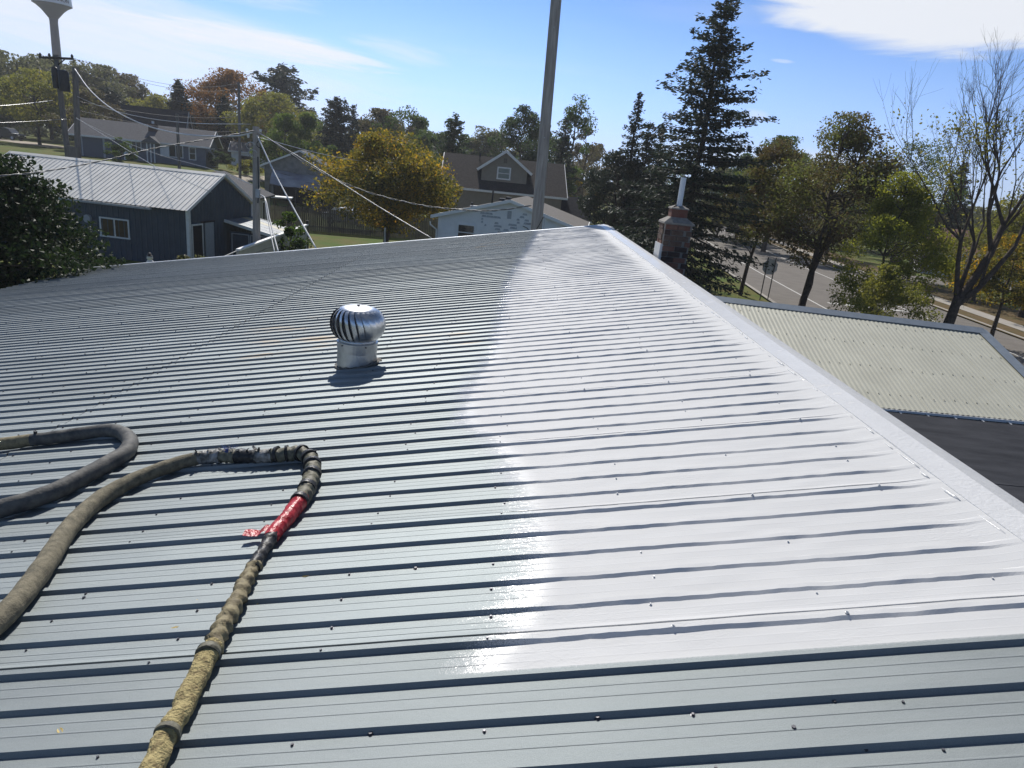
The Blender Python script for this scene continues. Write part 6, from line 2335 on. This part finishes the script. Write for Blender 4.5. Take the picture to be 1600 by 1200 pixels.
# ------------------------------------------------------------------ water tower
wt_t, wt_b = Vector((-174.285, 280.222, 43.087)), Vector((-174.612, 280.019, 20.971))
wx, wy = wt_t.x, wt_t.y
tw = thing("water_tower", "pale single legged water tower with lettering round its tank, cut by the top edge", "water tower", (wx, wy, terrain(wx, wy)))
M_TOWER = mat("tower_shade_darkened_paint", (0.035, 0.045, 0.060), 0.5, var=0.04, scale=0.5)  # shade of stem and cone put into the colour, darkened against the haze
zc = wt_t.z
RT = 6.4
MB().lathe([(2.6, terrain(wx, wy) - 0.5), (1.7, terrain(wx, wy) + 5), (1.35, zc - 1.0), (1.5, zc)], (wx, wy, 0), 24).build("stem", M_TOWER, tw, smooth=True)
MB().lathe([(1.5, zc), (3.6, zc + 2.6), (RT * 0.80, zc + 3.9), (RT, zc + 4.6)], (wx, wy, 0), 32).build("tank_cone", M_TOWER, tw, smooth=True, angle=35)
M_TANK = mat("tower_white_paint", (0.66, 0.70, 0.76), 0.45, var=0.03, scale=0.5)
MB().lathe([(RT, zc + 4.6), (RT * 0.97, zc + 7.6), (RT * 0.90, zc + 11.1), (RT * 0.7, zc + 14.1), (RT * 0.35, zc + 15.9), (0.0, zc + 16.4)], (wx, wy, 0), 36).build("tank", M_TANK, tw, smooth=True, angle=35)
cu = bpy.data.curves.new("lettering_curve", 'FONT')
cu.body = "MT VERNON"
cu.size = 1.75
cu.align_x = 'CENTER'
cu.extrude = 0.04
to = bpy.data.objects.new("lettering_source", cu)
col.objects.link(to)
bpy.context.view_layer.update()
dg = bpy.context.evaluated_depsgraph_get()
me = bpy.data.meshes.new_from_object(to.evaluated_get(dg))
bpy.data.objects.remove(to)
ca = math.atan2(-wy, -wx)          # direction from the tower to the hall
tz = zc + 5.45
for v in me.vertices:
    zz = tz + v.co.y
    f = (zz - (zc + 4.6)) / 2.7
    r_ = RT * (1 - 0.03 * f) + 0.08 + v.co.z
    a = ca + (v.co.x + 1.1) / RT
    v.co = (r_ * math.cos(a), r_ * math.sin(a), zz - terrain(wx, wy))
me.materials.clear()
me.materials.append(mat("navy_lettering", (0.015, 0.02, 0.06), 0.6))
lo_ = bpy.data.objects.new("lettering", me)
link(lo_, tw)

# ------------------------------------------------------------------ signs by the road
M_SIGNBACK = mat("grey_sign_back", (0.52, 0.52, 0.50), 0.45, 0.4, var=0.08)
s1, s2 = Vector((16.498, 43.534, 0.000)), Vector((17.017, 43.583, 0.000))
sg = thing("road_sign", "grey backed road sign on two slim posts seen from behind by the kerb", "road sign", (s1 + s2) / 2)
for s_ in (s1, s2):
    MB().tube([s_ - Z * 0.2, s_ + Z * 2.75], 0.035, 6).build("post", M_POLED, sg)
c = (s1 + s2) / 2 + Z * 2.15
dv = (s2 - s1).normalized()
nv = Vector((dv.y, -dv.x, 0))
MB().prism([c + dv * (0.52 * math.cos(a)) + Z * (0.52 * math.sin(a)) + nv * -0.06 for a in [PI / 8 + k * PI / 4 for k in range(8)]], nv * 0.012).build("sign_plate", M_SIGNBACK, sg)
p = Vector((20.575, 27.068, 0.600))
p.z = 0.0
sb_ = thing("dark_sign", "small dark board on a post past the cream roof's right edge", "sign", p)
ps = Vector((20.431, 27.177, 1.295))
MB().box(ps, (0.42, 0.06, 0.40)).build("board", mat("dark_sign_board", (0.035, 0.03, 0.03), 0.6), sb_)
MB().tube([(ps.x, ps.y + 0.06, 0), (ps.x, ps.y + 0.06, ps.z + 0.2)], 0.03, 6).build("post", M_POLED, sb_)


# ------------------------------------------------------------------ vehicles
def vehicle(name, label, cat, o, a_dir, prof, cab, width, paint, wheels_x, wr, windows):
    """side profile extruded across the width, rounded cab, wheels, glass, lamps."""
    fr = Frame(o, a_dir)
    t = thing(name, label, cat, fr.o)
    hw_ = width / 2

    def body(poly, inset, nm, m):
        mb = MB()
        k = len(poly)
        rings = []
        for (b, s_) in ((-hw_, 0.93), (-hw_ + inset, 1.0), (hw_ - inset, 1.0), (hw_, 0.93)):
            cx = sum(p[0] for p in poly) / k
            cz = sum(p[1] for p in poly) / k
            rings.append([fr(cx + (p[0] - cx) * s_, b, cz + (p[1] - cz) * s_) for p in poly])
        for r0, r1 in zip(rings, rings[1:]):
            for i in range(k):
                j = (i + 1) % k
                mb.face(r0[i], r0[j], r1[j], r1[i])
        mb.face(*rings[0][::-1])
        mb.face(*rings[-1])
        return mb.build(nm, m, t, smooth=True, angle=35)
    body(prof, 0.10, "body", paint)
    body(cab, 0.16, "cab", paint)
    for sgn in (-1, 1):
        for poly in windows:
            mb = MB()
            mb.prism([fr(p[0], sgn * (hw_ * 0.965 + 0.004), p[1]) for p in poly], fr.b * 0.012 * sgn)
            mb.build("side_window", M_GLASS, t)
        for wx_ in wheels_x:
            c_ = fr(wx_, sgn * (hw_ - 0.10), wr)
            w_ = MB().tube([c_ - fr.b * 0.11, c_ + fr.b * 0.11], wr, 16).build("wheel", M_BLACK, t, smooth=True, angle=40)
            MB().tube([c_ + fr.b * (0.10 * sgn), c_ + fr.b * (0.125 * sgn)], wr * 0.58, 12).build("rim", M_STEELG, w_)
        L = max(p[0] for p in prof)
        MB().box(fr(L - 0.04, sgn * hw_ * 0.72, 0.82), (0.1, 0.32, 0.16), fr.axes()).build("headlight", M_WHITE, t)
        MB().box(fr(0.03, sgn * hw_ * 0.8, 0.86), (0.08, 0.2, 0.2), fr.axes()).build("tail_light", M_RED, t)
    return t


M_TRUCKP = mat("near_black_truck_paint", (0.016, 0.017, 0.020), 0.25, 0.2, coat=0.6)
M_WCAR = mat("white_car_paint", (0.70, 0.70, 0.70), 0.3, coat=0.6)
p = Vector((-81.863, 120.890, 3.759))
pz = terrain(p.x, p.y) + 0.05
vehicle("pickup_truck", "near black crew cab pickup parked on the pale lane at the far left", "pickup truck", (p.x - 6.2, p.y + 0.6, pz), (0.99, -0.1),
        [(0, .55), (0, 1.15), (2.0, 1.17), (4.0, 1.20), (5.0, 1.16), (5.75, 1.08), (5.85, .9), (5.85, .5), (5.1, .42), (0.2, .42)],
        [(2.0, 1.12), (2.1, 1.85), (2.5, 1.93), (3.7, 1.93), (4.15, 1.80), (4.75, 1.17)], 1.95, M_TRUCKP, (1.1, 4.85), 0.39,
        [[(2.25, 1.22), (2.3, 1.78), (3.05, 1.80), (3.05, 1.22)], [(3.15, 1.22), (3.15, 1.80), (3.75, 1.78), (4.35, 1.24)]])
p = Vector((-14.088, 62.430, 1.540))
vehicle("white_car", "white car parked behind the fence, only its top showing beside the maple", "car", (p.x - 2.2, p.y, 0.35), (0.97, -0.2),
        [(0, .5), (0.02, .95), (1.0, 1.02), (3.2, 1.0), (4.3, .88), (4.45, .7), (4.45, .4), (0.1, .35)],
        [(0.6, .98), (1.15, 1.45), (1.6, 1.52), (2.5, 1.5), (3.3, 1.0)], 1.8, M_WCAR, (0.85, 3.55), 0.33,
        [[(0.95, 1.04), (1.25, 1.40), (1.95, 1.45), (1.95, 1.04)], [(2.05, 1.04), (2.05, 1.45), (2.45, 1.43), (3.0, 1.04)]])

# pale lawn ornaments seen against the navy wall
for i, (p, lab) in enumerate((((-14.413, 28.009, 1.602), "white snowman shaped ornament against the navy shed wall"), ((-14.252, 28.092, 1.530), "small pale round ornament right of the snowman shape"))):
    p = Vector(p)
    t = thing("lawn_ornament", lab, "ornament", p)
    MB().lathe([(0.0, -0.5), (0.13, -0.46), (0.17, -0.3), (0.13, -0.16), (0.08, -0.1)], p, 12).build("body", M_WHITESIDE, t, smooth=True)
    if i == 0:
        MB().lathe([(0.07, -0.12), (0.12, -0.04), (0.10, 0.06), (0.0, 0.10)], p, 12).build("head", M_WHITESIDE, t, smooth=True)
        MB().lathe([(0.12, 0.05), (0.12, 0.07), (0.075, 0.075), (0.07, 0.17), (0.0, 0.18)], p, 12).build("hat", M_BLACK, t, smooth=True)

# ------------------------------------------------------------------ the air
hz = MB()
hz.box((0, 620, 40), (2100, 1800, 90))
hm = bpy.data.materials.new("thin_autumn_haze")
hm.use_nodes = True
hn = hm.node_tree
hn.nodes.remove(hn.nodes['Principled BSDF'])
pv = hn.nodes.new('ShaderNodeVolumePrincipled')
pv.inputs['Color'].default_value = (0.93, 0.96, 1.0, 1)
pv.inputs['Density'].default_value = 0.0004
pv.inputs['Anisotropy'].default_value = 0.3
hn.links.new(pv.outputs[0], hn.nodes['Material Output'].inputs['Volume'])
ho = hz.build("haze", hm, None, kind="stuff")
sc.cycles.volume_bounces = 0
